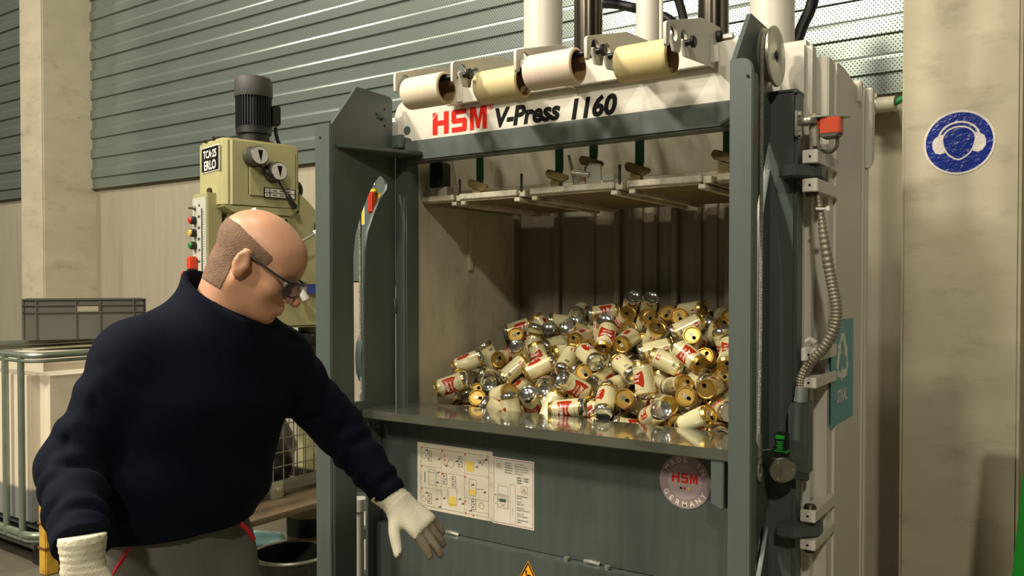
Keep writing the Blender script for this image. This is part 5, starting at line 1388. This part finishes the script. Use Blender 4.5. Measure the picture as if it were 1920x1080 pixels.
# gloves
def hand_fn(w, fwd, side, up, curl, thumb_dir, sgn=1, spread=0.10):
    """w wrist, fwd along the palm, side towards the thumb, up = back of the hand"""
    w = np.array(w, float); fwd = np.array(fwd, float); fwd /= np.linalg.norm(fwd)
    side = np.array(side, float); side -= fwd * (side @ fwd); side /= np.linalg.norm(side)
    up = np.cross(fwd, side) * sgn
    L3 = lambda a, b, c: w + fwd * a + side * b + up * c
    segs = []
    for k, (b0, ln, cu) in enumerate(((.030, .074, curl), (.010, .082, curl * 1.05), (-.011, .076, curl * 1.15), (-.030, .060, curl * 1.25))):
        base = L3(.086 - .006 * abs(k - 1), b0, 0.004)
        ang = 0.0; p = base; out = [p]
        d0 = fwd + side * spread * (1.2 - k) * .8; d0 /= np.linalg.norm(d0)
        for j, f_ in enumerate((.46, .30, .24)):
            ang += cu * (.8, 1.0, .8)[j]
            p = p + (d0 * math.cos(ang) - up * math.sin(ang)) * ln * f_; out.append(p)
        segs.append(out)
    th0 = L3(.028, .030, -.008); td = fwd * thumb_dir[0] + side * thumb_dir[1] + up * thumb_dir[2]; td /= np.linalg.norm(td)
    th1 = th0 + td * .040; t2 = td * .9 + fwd * .35; t2 /= np.linalg.norm(t2); th2 = th1 + t2 * .034; th3 = th2 + t2 * .022
    tips = [s[-1] for s in segs]
    def fn(p):
        d = capsule(p, L3(-.045, 0, 0), L3(.0, 0, 0), .040, .034)
        for b in (.026, .008, -.010, -.026): d = smin(d, capsule(p, L3(.01, b * .75, 0), L3(.086, b * 1.08, .004), .019, .0155), .016)
        for s in segs:
            e = 1e3
            for j in range(3): e = np.minimum(e, capsule(p, s[j], s[j + 1], (.0118, .0112, .0106)[j], (.0112, .0106, .0095)[j]))
            d = smin(d, e, .006)
        t = np.minimum(capsule(p, th0, th1, .0175, .0140), np.minimum(capsule(p, th1, th2, .0140, .0125), capsule(p, th2, th3, .0125, .0105)))
        d = smin(d, t, .014)
        d = np.maximum(d, -((p - L3(-.052, 0, 0)) @ fwd))
        # knitted cuff ripples
        return d + .0012 * np.sin(((p - w) @ fwd) * 520) * (np.abs((p - w) @ fwd + .02) < .03)
    soil = lambda c: 1 if ((np.array(c) - w) @ fwd > .098 or (np.array(c) - w) @ up < -.018) else 0
    allp = np.array([q for s in segs for q in s] + [th0, th1, th2, th3, L3(-.06, 0, 0)])
    return fn, allp.min(0) - .06, allp.max(0) + .06, soil
Lf = (np.array((-1.262, 1.545, .905)) - np.array(LWR)); 
fn, lo, hi, soil = hand_fn(np.array(LWR) + .02 * np.array(Lf) / np.linalg.norm(Lf), Lf, (.25, -.85, -.45), None, .16, (.62, .80, -.10), sgn=-1, spread=.12)
add_surface('glove', fn, lo, hi, .004, [GLOVE, GLOVED], person, smooth=1, mfn=soil)
fn, lo, hi, soil = hand_fn(np.array(RWR) + np.array((.014, -.006, -.030)), (.10, -.03, -1.0), (.75, .25, .05), None, .30, (.75, .45, -.25), sgn=1, spread=.05)
rg = add_surface('glove', fn, lo, hi, .004, [GLOVE, GLOVED], person, smooth=1, mfn=lambda c: 1 if c.z < .95 else 0)

# blue print on the back of the near glove
from mathutils.bvhtree import BVHTree
tree = BVHTree.FromPolygons([v.co for v in rg.data.vertices], [p.vertices for p in rg.data.polygons])
gc = sum((v.co for v in rg.data.vertices), Vector()) / len(rg.data.vertices)
out = Vector((.30, -.95, .10)).normalized(); ri = Vector((.95, .30, 0)); dn = Vector((.03, 0, -1))
pm = MB()
for k, (a0, a1, zz) in enumerate(((-.022, .016, .0), (-.016, .014, -.010), (-.006, .010, -.018), (-.012, .012, -.026), (-.018, .018, -.036), (-.014, .014, -.046))):
    prev = None
    for i in range(9):
        a = a0 + (a1 - a0) * i / 8
        row = []
        for h_ in (0, .0045):
            o_ = Vector((RWR[0] + .02, RWR[1] - .01, .978)) + ri * a + Vector((0, 0, zz - h_ + a * .25)) + out * .15
            hit = tree.ray_cast(o_, -out)
            row.append(hit[0] + out * .0012 if hit[0] else None)
        if prev and all(prev) and all(row): pm.quad([prev[0], row[0], row[1], prev[1]])
        prev = row
pm.build('glove_print', mat('glove_blue_ink', (70, 88, 160), .8), rg)
# ------------------------------------------------------------------ left background
# pedestal drill
OLIVE = mat('machine_cream_green', (176, 170, 122), 0.42, var=0.06, vscale=4, dirt=(120, 108, 70), dirt_amt=0.35, dscale=6)
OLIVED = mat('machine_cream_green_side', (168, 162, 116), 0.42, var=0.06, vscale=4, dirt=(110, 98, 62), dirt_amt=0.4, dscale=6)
DR = thing('pedestal_drill', 'cream green pedestal drill with a black motor on top behind the person', 'machine', (-3.396, 2.55, 0), math.radians(77))
def D(b, name, m, parent=None, ang=35): return b.build(name, m, parent or DR, ang=ang)
hb_ = MB()
hb_.prism([(0.035, 0), (0.0, .035), (0.0, .285), (.405, .285), (.405, 0)], 'z', 1.90, 2.235, bev=.012)
hb_.prism([(0.0, 1.905), (-.0, 1.90), (.05, 1.872), (.36, 1.872), (.405, 1.91)], 'y', .001, .284, bev=.004)
D(hb_, 'drill_head', OLIVE)
D(MB().prism([(.055, 1.30), (.055, 1.90), (.40, 1.90), (.415, 2.0), (.47, 1.96), (.62, 1.80), (.62, 1.30)], 'y', .022, .26, bev=.012).box(.10, .36, .010, .03, 1.50, 1.868, bev=.004), 'gearbox', OLIVED)
D(MB().box(.125, .385, -.008, .01, 1.955, 2.20, bev=.008), 'cover_plate', OLIVE)
D(MB().lathe([(0, 0), (.075, 0), (.075, 1.78), (0, 1.78)], (.56, .15, .05), (0, 0, 1), 32).box(.42, .80, 0, .34, 0, .06, bev=.01), 'column', OLIVED)
# label, eye, name plate
pl = D(MB().box(-.004, .001, .035, .245, 2.075, 2.205, bev=.003), 'name_plate', WPRINT)
MB().box(-.0055, -.003, .042, .238, 2.082, 2.198).build('plate_field', INK, pl)
tx_ = MB()
Mn = frame((-.006, .140, 2.148), (0, -1, 0), (0, 0, 1))
tx_.mesh(text('TCA·25', .052, bold=.03, xs=.92), Mn).mesh(text('ERLO', .062, bold=.03, xs=.95), frame((-.006, .140, 2.090), (0, -1, 0), (0, 0, 1)))
tx_.build('plate_lettering', WPRINT, pl)
D(MB().lathe([(0, .006), (.014, .006), (.018, .012), (.024, .010), (.026, 0)], (-.0, .15, 1.975), (-1, 0, 0), 24, mats=[1, 1, 0, 0]), 'indicator_lamp', [BLACKM, mat('amber_lens', (110, 70, 30), .3)])
# top fittings
D(MB().lathe([(.045, 0), (.045, .014), (0, .014)], (.05, .13, 2.235), (0, 0, 1), 24), 'filler_cap', BLACKM)
D(MB().lathe([(.028, 0), (.028, .010), (0, .010)], (-.0 + .03, .22, 2.235), (0, 0, 1), 18), 'filler_cap', BLACKM)
mo = MB()
MX, MY = .22, .13
mo.lathe([(.105, 0), (.105, .010), (.078, .012), (.078, .045), (.088, .05), (.088, .085)], (MX, MY, 2.235), (0, 0, 1), 40)
mo.lathe([(.074, .08), (.074, .30)], (MX, MY, 2.235), (0, 0, 1), 40)
for i in range(40):
    a = 2 * PI * i / 40
    mo.box(.070, .0895, -.0022, .0022, .078, .245, mx=Matrix.Translation((MX, MY, 2.235)) @ Matrix.Rotation(a, 4, 'Z'))
mt_ = D(mo, 'motor', BLACK)
MB().lathe([(.0925, .235), (.0945, .24), (.0945, .315), (.088, .332), (.060, .343), (0, .345)], (MX, MY, 2.235), (0, 0, 1), 40).build('fan_cowl', mat('dusty_black', (62, 60, 54), .6, var=.15), mt_)
MB().box(.085, .125, -.055, .055, .10, .20, bev=.006, mx=Matrix.Translation((MX, MY, 2.235)) @ Matrix.Rotation(-.25, 4, 'Z')).build('terminal_box', BLACKM, mt_)
MB().tube([(MX + .105, MY - .03, 2.33), (MX + .11, MY - .03, 2.29), (MX + .125, MY - .03, 2.25), (MX + .14, MY - .03, 2.235)], .010, 10, smooth=4).build('motor_cable', BLACK, mt_)
# dials with levers on the side facing the hall
for (dx, dz, lz) in ((.150, 2.150, (.225, 2.055)), (.252, 2.082, (.345, 1.905))):
    dl = D(MB().lathe([(.052, 0), (.052, .01), (.047, .015), (.047, .075), (.043, .08), (0, .08)], (dx, 0, dz), (0.0, -1, 0), 32), 'speed_dial', mat('dial_hub', (66, 62, 54), .45, var=.15))
    MB().mesh(flat([circ(0, 0, .041, 32)], .001), XZ(dx, -.0815, dz)).build('dial_face', mat('dial_white', (206, 202, 190), .4), dl)
    MB().mesh(flat([[(-.012, .026), (.014, .026), (.004, -.030)]], .0005), XZ(dx, -.083, dz)).build('pointer', INK, dl)
    p0 = Vector((dx + .01, -.05, dz - .045)); p1 = Vector((lz[0], -.07, lz[1])); pm = p0.lerp(p1, .45)
    MB().cyl(p0, pm, .006, 10).lathe([(.008, 0), (.013, .01), (.016, (p1 - pm).length - .008), (.012, (p1 - pm).length), (0, (p1 - pm).length)], pm, p1 - pm, 14).build('dial_lever', BLACKM, dl)
ch = D(MB().box(.205, .375, -.012, -.006, 1.955, 2.005), 'speed_chart', INK)
cq = MB()
for k in range(2):
    for x0, x1 in ((.210, .232), (.238, .370)): cq.box(x0, x1, -.0135, -.011, 1.959 + k * .023, 1.978 + k * .023)
cq.build('chart_field', WPRINT, ch)
cx_ = MB()
for k in range(2):
    cx_.box(.217, .221, -.0142, -.013, 1.963 + k * .023, 1.974 + k * .023)
    for x0 in (.250, .288, .325): cx_.box(x0, x0 + .022, -.0142, -.013, 1.966 + k * .023, 1.971 + k * .023)
cx_.build('chart_print', mat('faded_black_print', (70, 76, 66), 0.6), ch)
# control panel on the front face, left
cp = D(MB().box(-.045, .03, .10, .275, 1.42, 1.865, bev=.004), 'control_panel', OLIVED)
MB().box(-.049, -.044, .11, .27, 1.43, 1.845, bev=.002).build('panel_plate', mat('panel_off_white', (190, 188, 174), .4, var=.04), cp)
MB().box(-.0505, -.048, .150, .160, 1.46, 1.79).build('scale_slot', INK, cp)
sc_ = MB()
for k in range(26): sc_.box(-.0505, -.048, .128, .138 + .006 * (k % 5 == 0), 1.47 + k * .012, 1.4715 + k * .012)
for k, n_ in enumerate((2, 3, 3, 3, 2, 3)):
    for j in range(n_): sc_.box(-.0505, -.048, .178 + j * .010, .184 + j * .010, 1.800 - k * .055, 1.812 - k * .055)
sc_.build('panel_print', mat('faded_black_print', (70, 76, 66), 0.6), cp)
for z_, col_, n_ in ((1.735, (190, 52, 34), 'red_button'), (1.672, (206, 176, 70), 'yellow_button'), (1.610, (30, 120, 62), 'green_button')):
    bb = MB().lathe([(.020, 0), (.020, .022), (.017, .024)], (-.049, .235, z_), (-1, 0, 0), 20).build('button_ring', BLACKM, cp)
    MB().lathe([(.016, .022), (.016, .030), (.013, .033), (0, .033)], (-.049, .235, z_), (-1, 0, 0), 20).build('push_button', mat(n_, col_, .4), cp)
MB().lathe([(.012, 0), (.008, .012), (.006, .016), (.005, .034), (0, .036)], (-.049, .235, 1.795), (-1, 0, 0), 16).build('toggle_switch', STEEL, cp)
MB().prism([(.205, 1.49), (.205, 1.555), (.262, 1.555), (.262, 1.49)], 'x', -.085, -.049, bev=.006).build('isolator_flap', mat('flap_orange_red', (206, 70, 34), .45), cp)
MB().box(-.062, -.049, .195, .265, 1.432, 1.486, bev=.003).build('stop_plate', mat('stop_yellow', (190, 160, 40), .5), cp)
MB().lathe([(.016, 0), (.016, .030), (.024, .034), (.026, .046), (.018, .056), (0, .058)], (-.062, .232, 1.459), (-1, 0, 0), 20).build('stop_button', mat('stop_red', (206, 64, 46), .4), cp)
cp.location = (0, -.02, .105)
D(MB().tube([(-.20, .30, 1.345), (-.15, .29, 1.338), (-.05, .27, 1.325), (.02, .25, 1.32)], [.012, .016, .011, .013], 10), 'depth_lever', BLACKM)
# quill feed handwheel with three white grips
hw = D(MB().lathe([(.060, 0), (.060, .03), (.035, .05), (.035, .10), (0, .105)], (.25, .01, 1.675), (0, -1, 0), 28), 'feed_hub', BLACKM)
for a in (128, 30, -62):
    d_ = Vector((math.cos(math.radians(a)), -.18, math.sin(math.radians(a)))).normalized()
    b0 = Vector((.25, -.075, 1.675))
    sp_ = MB().cyl(b0, b0 + d_ * .23, .008, 10).build('spoke', ZINC, hw)
    MB().lathe([(.014, 0), (.018, .004), (.0195, .05), (.018, .058), (0, .060)], b0 + d_ * .205, d_, 18).build('grip', mat('grip_white', (226, 222, 214), .4), hw)
D(MB().box(.115, .335, -.004, .012, 1.51, 1.86, bev=.003), 'gear_cover', OLIVED)
D(MB().box(.28, .34, -.006, -.003, 1.80, 1.838), 'maker_plate', mat('plate_grey', (120, 120, 104), .4, metal=.5))
bt_ = MB()
for x_, z_ in ((.125, 1.848), (.325, 1.848), (.325, 1.52)): bt_.lathe([(.007, 0), (.007, .006), (0, .007)], (x_, -.004, z_), (0, -1, 0), 12)
D(bt_, 'cover_screw', BLACKM)
D(MB().lathe([(.030, -.008), (.046, -.008), (.046, .008), (.030, .008), (.030, -.008)], (.44, .10, 2.02), (.4, -1, 0), 24), 'lifting_ring', BLACKM)
D(MB().box(.50, .58, -.02, .03, 1.795, 1.845, bev=.004), 'coolant_switch', mat('switch_dark_green', (60, 74, 48), .5))
D(MB().box(.455, .53, -.010, .022, 1.475, 1.525), 'blue_label', mat('label_blue', (60, 70, 150), .5))
# table assembly glimpsed under the head
D(MB().box(.08, .66, -.06, .30, 1.22, 1.255, bev=.006).box(.10, .66, -.055, .28, 1.08, 1.22, bev=.01), 'drill_table', BLACKM)
lk_ = MB()
for k in range(9): lk_.tube([(.10 + k * .055, -.05 + .30 * j / 3, 1.264 + .004 * (k % 2)) for j in range(4)], .006, 6)
lk_.box(.09, .64, -.064, -.054, 1.245, 1.262)
D(lk_, 'table_grating', BLACKM)
for x_ in (.24, .34): D(MB().lathe([(.012, 0), (.012, .01), (0, .012)], (x_, -.06, 1.215), (0, -1, 0), 14), 'clamp_bolt', STEEL)
D(MB().box(.03, .055, .02, .045, 1.255, 1.35).box(.13, .15, -.02, 0, 1.255, 1.325), 'chuck_guard', WPRINT)

# tank in a tube cage
TW, TD = 1.0, 1.2
IB = thing('tank_container', 'white plastic liquid tank in a galvanised tube cage at the left edge', 'container', (-4.539, 2.215, 0), 0)
# local x along the right face, y along the left face
angR = math.atan2(*((math.sin(math.radians(35)) * np.array([.829, .559]) + math.cos(math.radians(35)) * np.array([-.559, .829]))[::-1]))
IB.rotation_euler = (0, 0, angR)
GALV = mat('galvanised_tube', (138, 146, 130), .38, metal=.6, var=.1, vscale=12)
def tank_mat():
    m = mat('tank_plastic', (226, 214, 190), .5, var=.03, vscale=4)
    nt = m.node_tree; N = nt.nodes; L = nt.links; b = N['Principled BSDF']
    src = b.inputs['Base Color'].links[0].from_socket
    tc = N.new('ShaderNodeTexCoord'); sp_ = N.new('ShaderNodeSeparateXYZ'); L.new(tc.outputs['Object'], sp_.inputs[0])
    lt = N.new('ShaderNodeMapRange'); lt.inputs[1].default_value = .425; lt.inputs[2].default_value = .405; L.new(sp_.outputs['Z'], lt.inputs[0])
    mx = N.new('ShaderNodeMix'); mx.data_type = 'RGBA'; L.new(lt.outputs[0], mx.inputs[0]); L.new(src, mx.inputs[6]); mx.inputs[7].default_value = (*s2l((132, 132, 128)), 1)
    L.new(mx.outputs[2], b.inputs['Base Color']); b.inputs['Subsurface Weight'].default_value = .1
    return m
bt_ = MB().box(.035, TW - .035, .035, TD - .035, .17, 1.10, bev=.07, seg=5)
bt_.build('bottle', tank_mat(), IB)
def loop(z, r, ins=0.0):
    c = .09; pts = []
    for cx, cy, a0 in ((TW - c, c, -90), (TW - c, TD - c, 0), (c, TD - c, 90), (c, c, 180)):
        for a in np.linspace(a0, a0 + 90, 7): pts.append((cx + (c - ins) * math.cos(math.radians(a)), cy + (c - ins) * math.sin(math.radians(a)), z))
    pts.append(pts[0]); return pts
MB().tube(loop(1.145, .016), .018, 10).tube(loop(1.115, .012, -.004), .010, 8).build('top_rail', GALV, IB)
MB().tube(loop(.185, .016), .020, 10).tube(loop(.155, .012), .012, 8).build('bottom_rail', GALV, IB)
for x_, y_ in [(x, -.004) for x in (.34, .62, .90)] + [(-.004, y) for y in (.12, .30, .52, .80, 1.05)]:
    MB().tube([(x_, y_, .16), (x_, y_, .185), (x_, y_, 1.10), (x_, y_, 1.15)], .017, 10).build('cage_bar', GALV, IB)
for x_ in (.06, .45, .84):
    for y_ in (.05, 1.05): MB().box(x_, x_ + .11, y_, y_ + .11, 0, .13, bev=.008).build('pallet_foot', BLACK, IB)
MB().box(.0, TW, 0.0, TD, .115, .145, bev=.006).build('pallet_deck', mat('dark_plastic', (52, 50, 44), .6), IB)
# crate on the tank
dirc = (math.sin(math.radians(63)) * np.array([.829, .559]) + math.cos(math.radians(63)) * np.array([-.559, .829]))
CRT = thing('plastic_crate', 'grey ribbed plastic crate standing on top of the white tank', 'crate', (-5.497, 2.619, 1.17), math.atan2(dirc[1], dirc[0]))
PLG = mat('crate_grey', (86, 84, 76), .5, var=.05, vscale=6)
LX, LY, LZ = .72, .46, .262
cr_ = MB()
cr_.box(.012, LX - .012, .012, .018, 0.004, LZ - .004).box(.012, LX - .012, LY - .018, LY - .012, 0.004, LZ - .004).box(.012, .018, .012, LY - .012, 0.004, LZ - .004).box(LX - .018, LX - .012, .012, LY - .012, 0.004, LZ - .004).box(.012, LX - .012, .012, LY - .012, 0, .006)
for zz in (LZ - .006, LZ - .042, LZ - .088): 
    for a_ in ((0, LX, 0, .014), (0, LX, LY - .014, LY), (0, .014, 0, LY), (LX - .014, LX, 0, LY)): cr_.box(*a_, zz, zz + .006, bev=.001)
for x_ in (0, .075, .30, .44, .64, LX - .006): cr_.box(x_, x_ + .006, 0, .014, 0, LZ).box(x_, x_ + .006, LY - .014, LY, 0, LZ)
for y_ in (.07, .2, .34, LY - .006): cr_.box(0, .014, y_, y_ + .006, 0, LZ).box(LX - .014, LX, y_, y_ + .006, 0, LZ)
cr_.build('crate_shell', PLG, CRT)
MB().box(.310, .434, .006, .0125, LZ - .082, LZ - .046).build('label_holder', mat('paper_tan', (150, 142, 118), .7), CRT)
tag(MB().box(-.09, .09, -.03, .03, 0, .02, bev=.003).build('timber_offcut', mat('pale_timber', (190, 150, 92), .8, var=.15)), 'short pale timber offcut on the tank under the grey crate', 'timber')
bpy.data.objects['timber_offcut'].location = (-5.02, 2.95, 1.148); bpy.data.objects['timber_offcut'].rotation_euler = (0, 0, 1.0)
# rusty yellow post
yp = thing('yellow_post', 'rust stained yellow post standing on the floor beside the white tank', 'post', (-4.46, 2.25, 0))
YEL = mat('chipped_yellow_paint', (214, 168, 62), .55, var=.15, vscale=9, dirt=(92, 62, 26), dirt_amt=.9, dscale=9)
MB().box(-.035, .035, -.035, .035, 0, .37, bev=.006).build('post_body', YEL, yp)
MB().box(-.039, .039, -.039, .039, .135, .148).box(-.039, .039, -.039, .039, .265, .275).build('post_band', mat('rust', (110, 72, 30), .8, var=.2), yp)

# low steel table with a mesh cage
tb = thing('low_table', 'low table with a grimy brown steel top behind the person', 'table', (-3.05, 2.35, 0))
MB().box(-.45, .275, -.55, .50, .525, .55, bev=.004).build('tabletop', mat('grimy_steel_top', (98, 82, 60), .55, var=.2, vscale=9, dirt=(190, 176, 150), dirt_amt=.3, dscale=40), tb)
for x_, y_ in ((-.42, -.50), (-.02, -.50), (-.42, .20), (.21, .44)): MB().box(x_, x_ + .045, y_, y_ + .045, 0, .525, bev=.003).build('leg', BLACKM, tb)
cg = thing('mesh_container', 'grey wire mesh box container standing on the low steel table', 'container', (-3.03, 2.36, .55))
CAGE = mat('cage_grey', (128, 124, 108), .45, metal=.5, var=.1, vscale=12)
W_, D_, H_ = .46, .74, .50
x1_, x0_ = 0.02, -.40; y0_, y1_ = -.50, .46
for (xa, ya) in ((x1_, y0_), (x1_, y1_), (x0_, y0_), (x0_, y1_)):
    MB().box(xa - .02, xa + .02, ya - .02, ya + .02, .0, H_, bev=.004).build('corner_post', CAGE, cg)
for zz, hh in ((.02, .045), (.38, .035), (H_ - .035, .035)):
    rr_ = MB()
    rr_.box(x1_ - .015, x1_ + .015, y0_, y1_, zz, zz + hh, bev=.003).box(x0_ - .015, x0_ + .015, y0_, y1_, zz, zz + hh, bev=.003).box(x0_, x1_, y0_ - .015, y0_ + .015, zz, zz + hh, bev=.003).box(x0_, x1_, y1_ - .015, y1_ + .015, zz, zz + hh, bev=.003)
    rr_.build('frame_rail', CAGE, cg)
ms = MB()
for k in range(15): 
    y_ = y0_ + .06 * k
    if y_ < y1_: ms.cyl((x1_, y_, .05), (x1_, y_, H_ - .03), .003, 6)
    if y_ < y1_: ms.cyl((x0_, y_, .05), (x0_, y_, H_ - .03), .003, 6)
for k in range(7): ms.cyl((x1_, y0_, .07 + .065 * k), (x1_, y1_, .07 + .065 * k), .003, 6).cyl((x0_, y0_, .07 + .065 * k), (x0_, y1_, .07 + .065 * k), .003, 6)
for k in range(7): ms.cyl((x0_ + .06 * k, y0_, .05), (x0_ + .06 * k, y0_, H_ - .03), .003, 6).cyl((x0_ + .06 * k, y1_, .05), (x0_ + .06 * k, y1_, H_ - .03), .003, 6)
ms.build('wire_mesh', CAGE, cg)
for y_ in (-.14, .16): 
    MB().box(x1_ + .012, x1_ + .03, y_ - .035, y_ + .035, .0, .075, bev=.003).lathe([(.014, 0), (.014, .012), (0, .014)], (x1_ + .03, y_, .04), (1, 0, 0), 12).build('latch', ZINC, cg)
tag(MB().box(-.15, .15, -.2, .2, 0, .018, bev=.003).build('base_board', BLACKM), 'black base board lying in the wire mesh container', 'board')
bpy.data.objects['base_board'].location = (-3.21, 2.44, .552)
# things under and beside the table
def sack(p):
    d = ellip(p, (0, -.16, .12), (.15, .17, .15)); d = smin(d, ellip(p, (.02, .14, .16), (.15, .19, .20)), .05)
    d = d + .014 * np.sin(p[..., 0] * 37 + 2 * np.sin(p[..., 2] * 23)) * np.sin(p[..., 1] * 29 + p[..., 2] * 18)
    return np.maximum(d, .004 - p[..., 2])
sk = add_surface('black_sack', sack, (-.25, -.42, -.01), (.25, .42, .42), .014, mat('black_plastic_film', (30, 29, 27), .35, var=.2, coat=.2), smooth=1)
tag(sk, 'crumpled black sack inside the wire mesh container', 'sack')
sk.location = (-3.21, 2.44, .572)
def bag(p):
    d = ellip(p, (0, 0, .12), (.145, .12, .14))
    d = d + .018 * np.sin(p[..., 0] * 31 + 3 * np.sin(p[..., 2] * 19)) * np.sin(p[..., 1] * 27 + p[..., 2] * 22)
    return np.maximum(d, .002 - p[..., 2])
bg = add_surface('plastic_bag', bag, (-.32, -.26, -.01), (.32, .26, .36), .014, mat('pale_blue_plastic', (150, 200, 200), .25, var=.25, vscale=7, dirt=(60, 150, 160), dirt_amt=.8, dscale=5, coat=.4), smooth=1)
tag(bg, 'crumpled pale blue plastic bag under the low steel table', 'bag')
bg.location = (-3.41, 2.80, 0)
for k, (px_, py_, l) in enumerate(((-3.12, 2.83, 'olive and black banded drum under the right end of the low table'),)):
    dm = thing('banded_drum', l, 'drum', (px_, py_, 0))
    MB().lathe([(0, 0), (.105, 0), (.105, .50), (0, .50)], n=32).build('drum_wall', mat('drum_olive', (150, 136, 84), .5, var=.12), dm)
    for z_ in (.12, .30): MB().lathe([(.107, z_), (.107, z_ + .09)], n=32).build('drum_band', BLACKM, dm)
bn = thing('steel_bin', 'open round black bin with a bare steel rim in front of the low table', 'bin', (-2.94, 2.56, 0))
MB().lathe([(0, .01), (.150, .01), (.165, 0), (.172, .30), (.166, .30), (.155, .015), (0, .02)], n=40).build('bin_wall', mat('bin_dark', (44, 42, 36), .5, var=.3, vscale=8, dirt=(110, 108, 98), dirt_amt=.4, dscale=30), bn)
MB().lathe([(.164, .296), (.176, .296), (.178, .302), (.174, .308), (.164, .308), (.162, .302), (.164, .296)], n=40).build('bin_rim', ZINC, bn)
tag(MB().prism([(-.05, 0), (.05, 0), (.06, .05), (-.02, .06)], 'y', -.08, .08, bev=.008).build('orange_tool', mat('tool_orange', (196, 86, 34), .5)), 'small orange tool case on the floor under the low table', 'tool')
bpy.data.objects['orange_tool'].location = (-3.22, 2.50, 0)
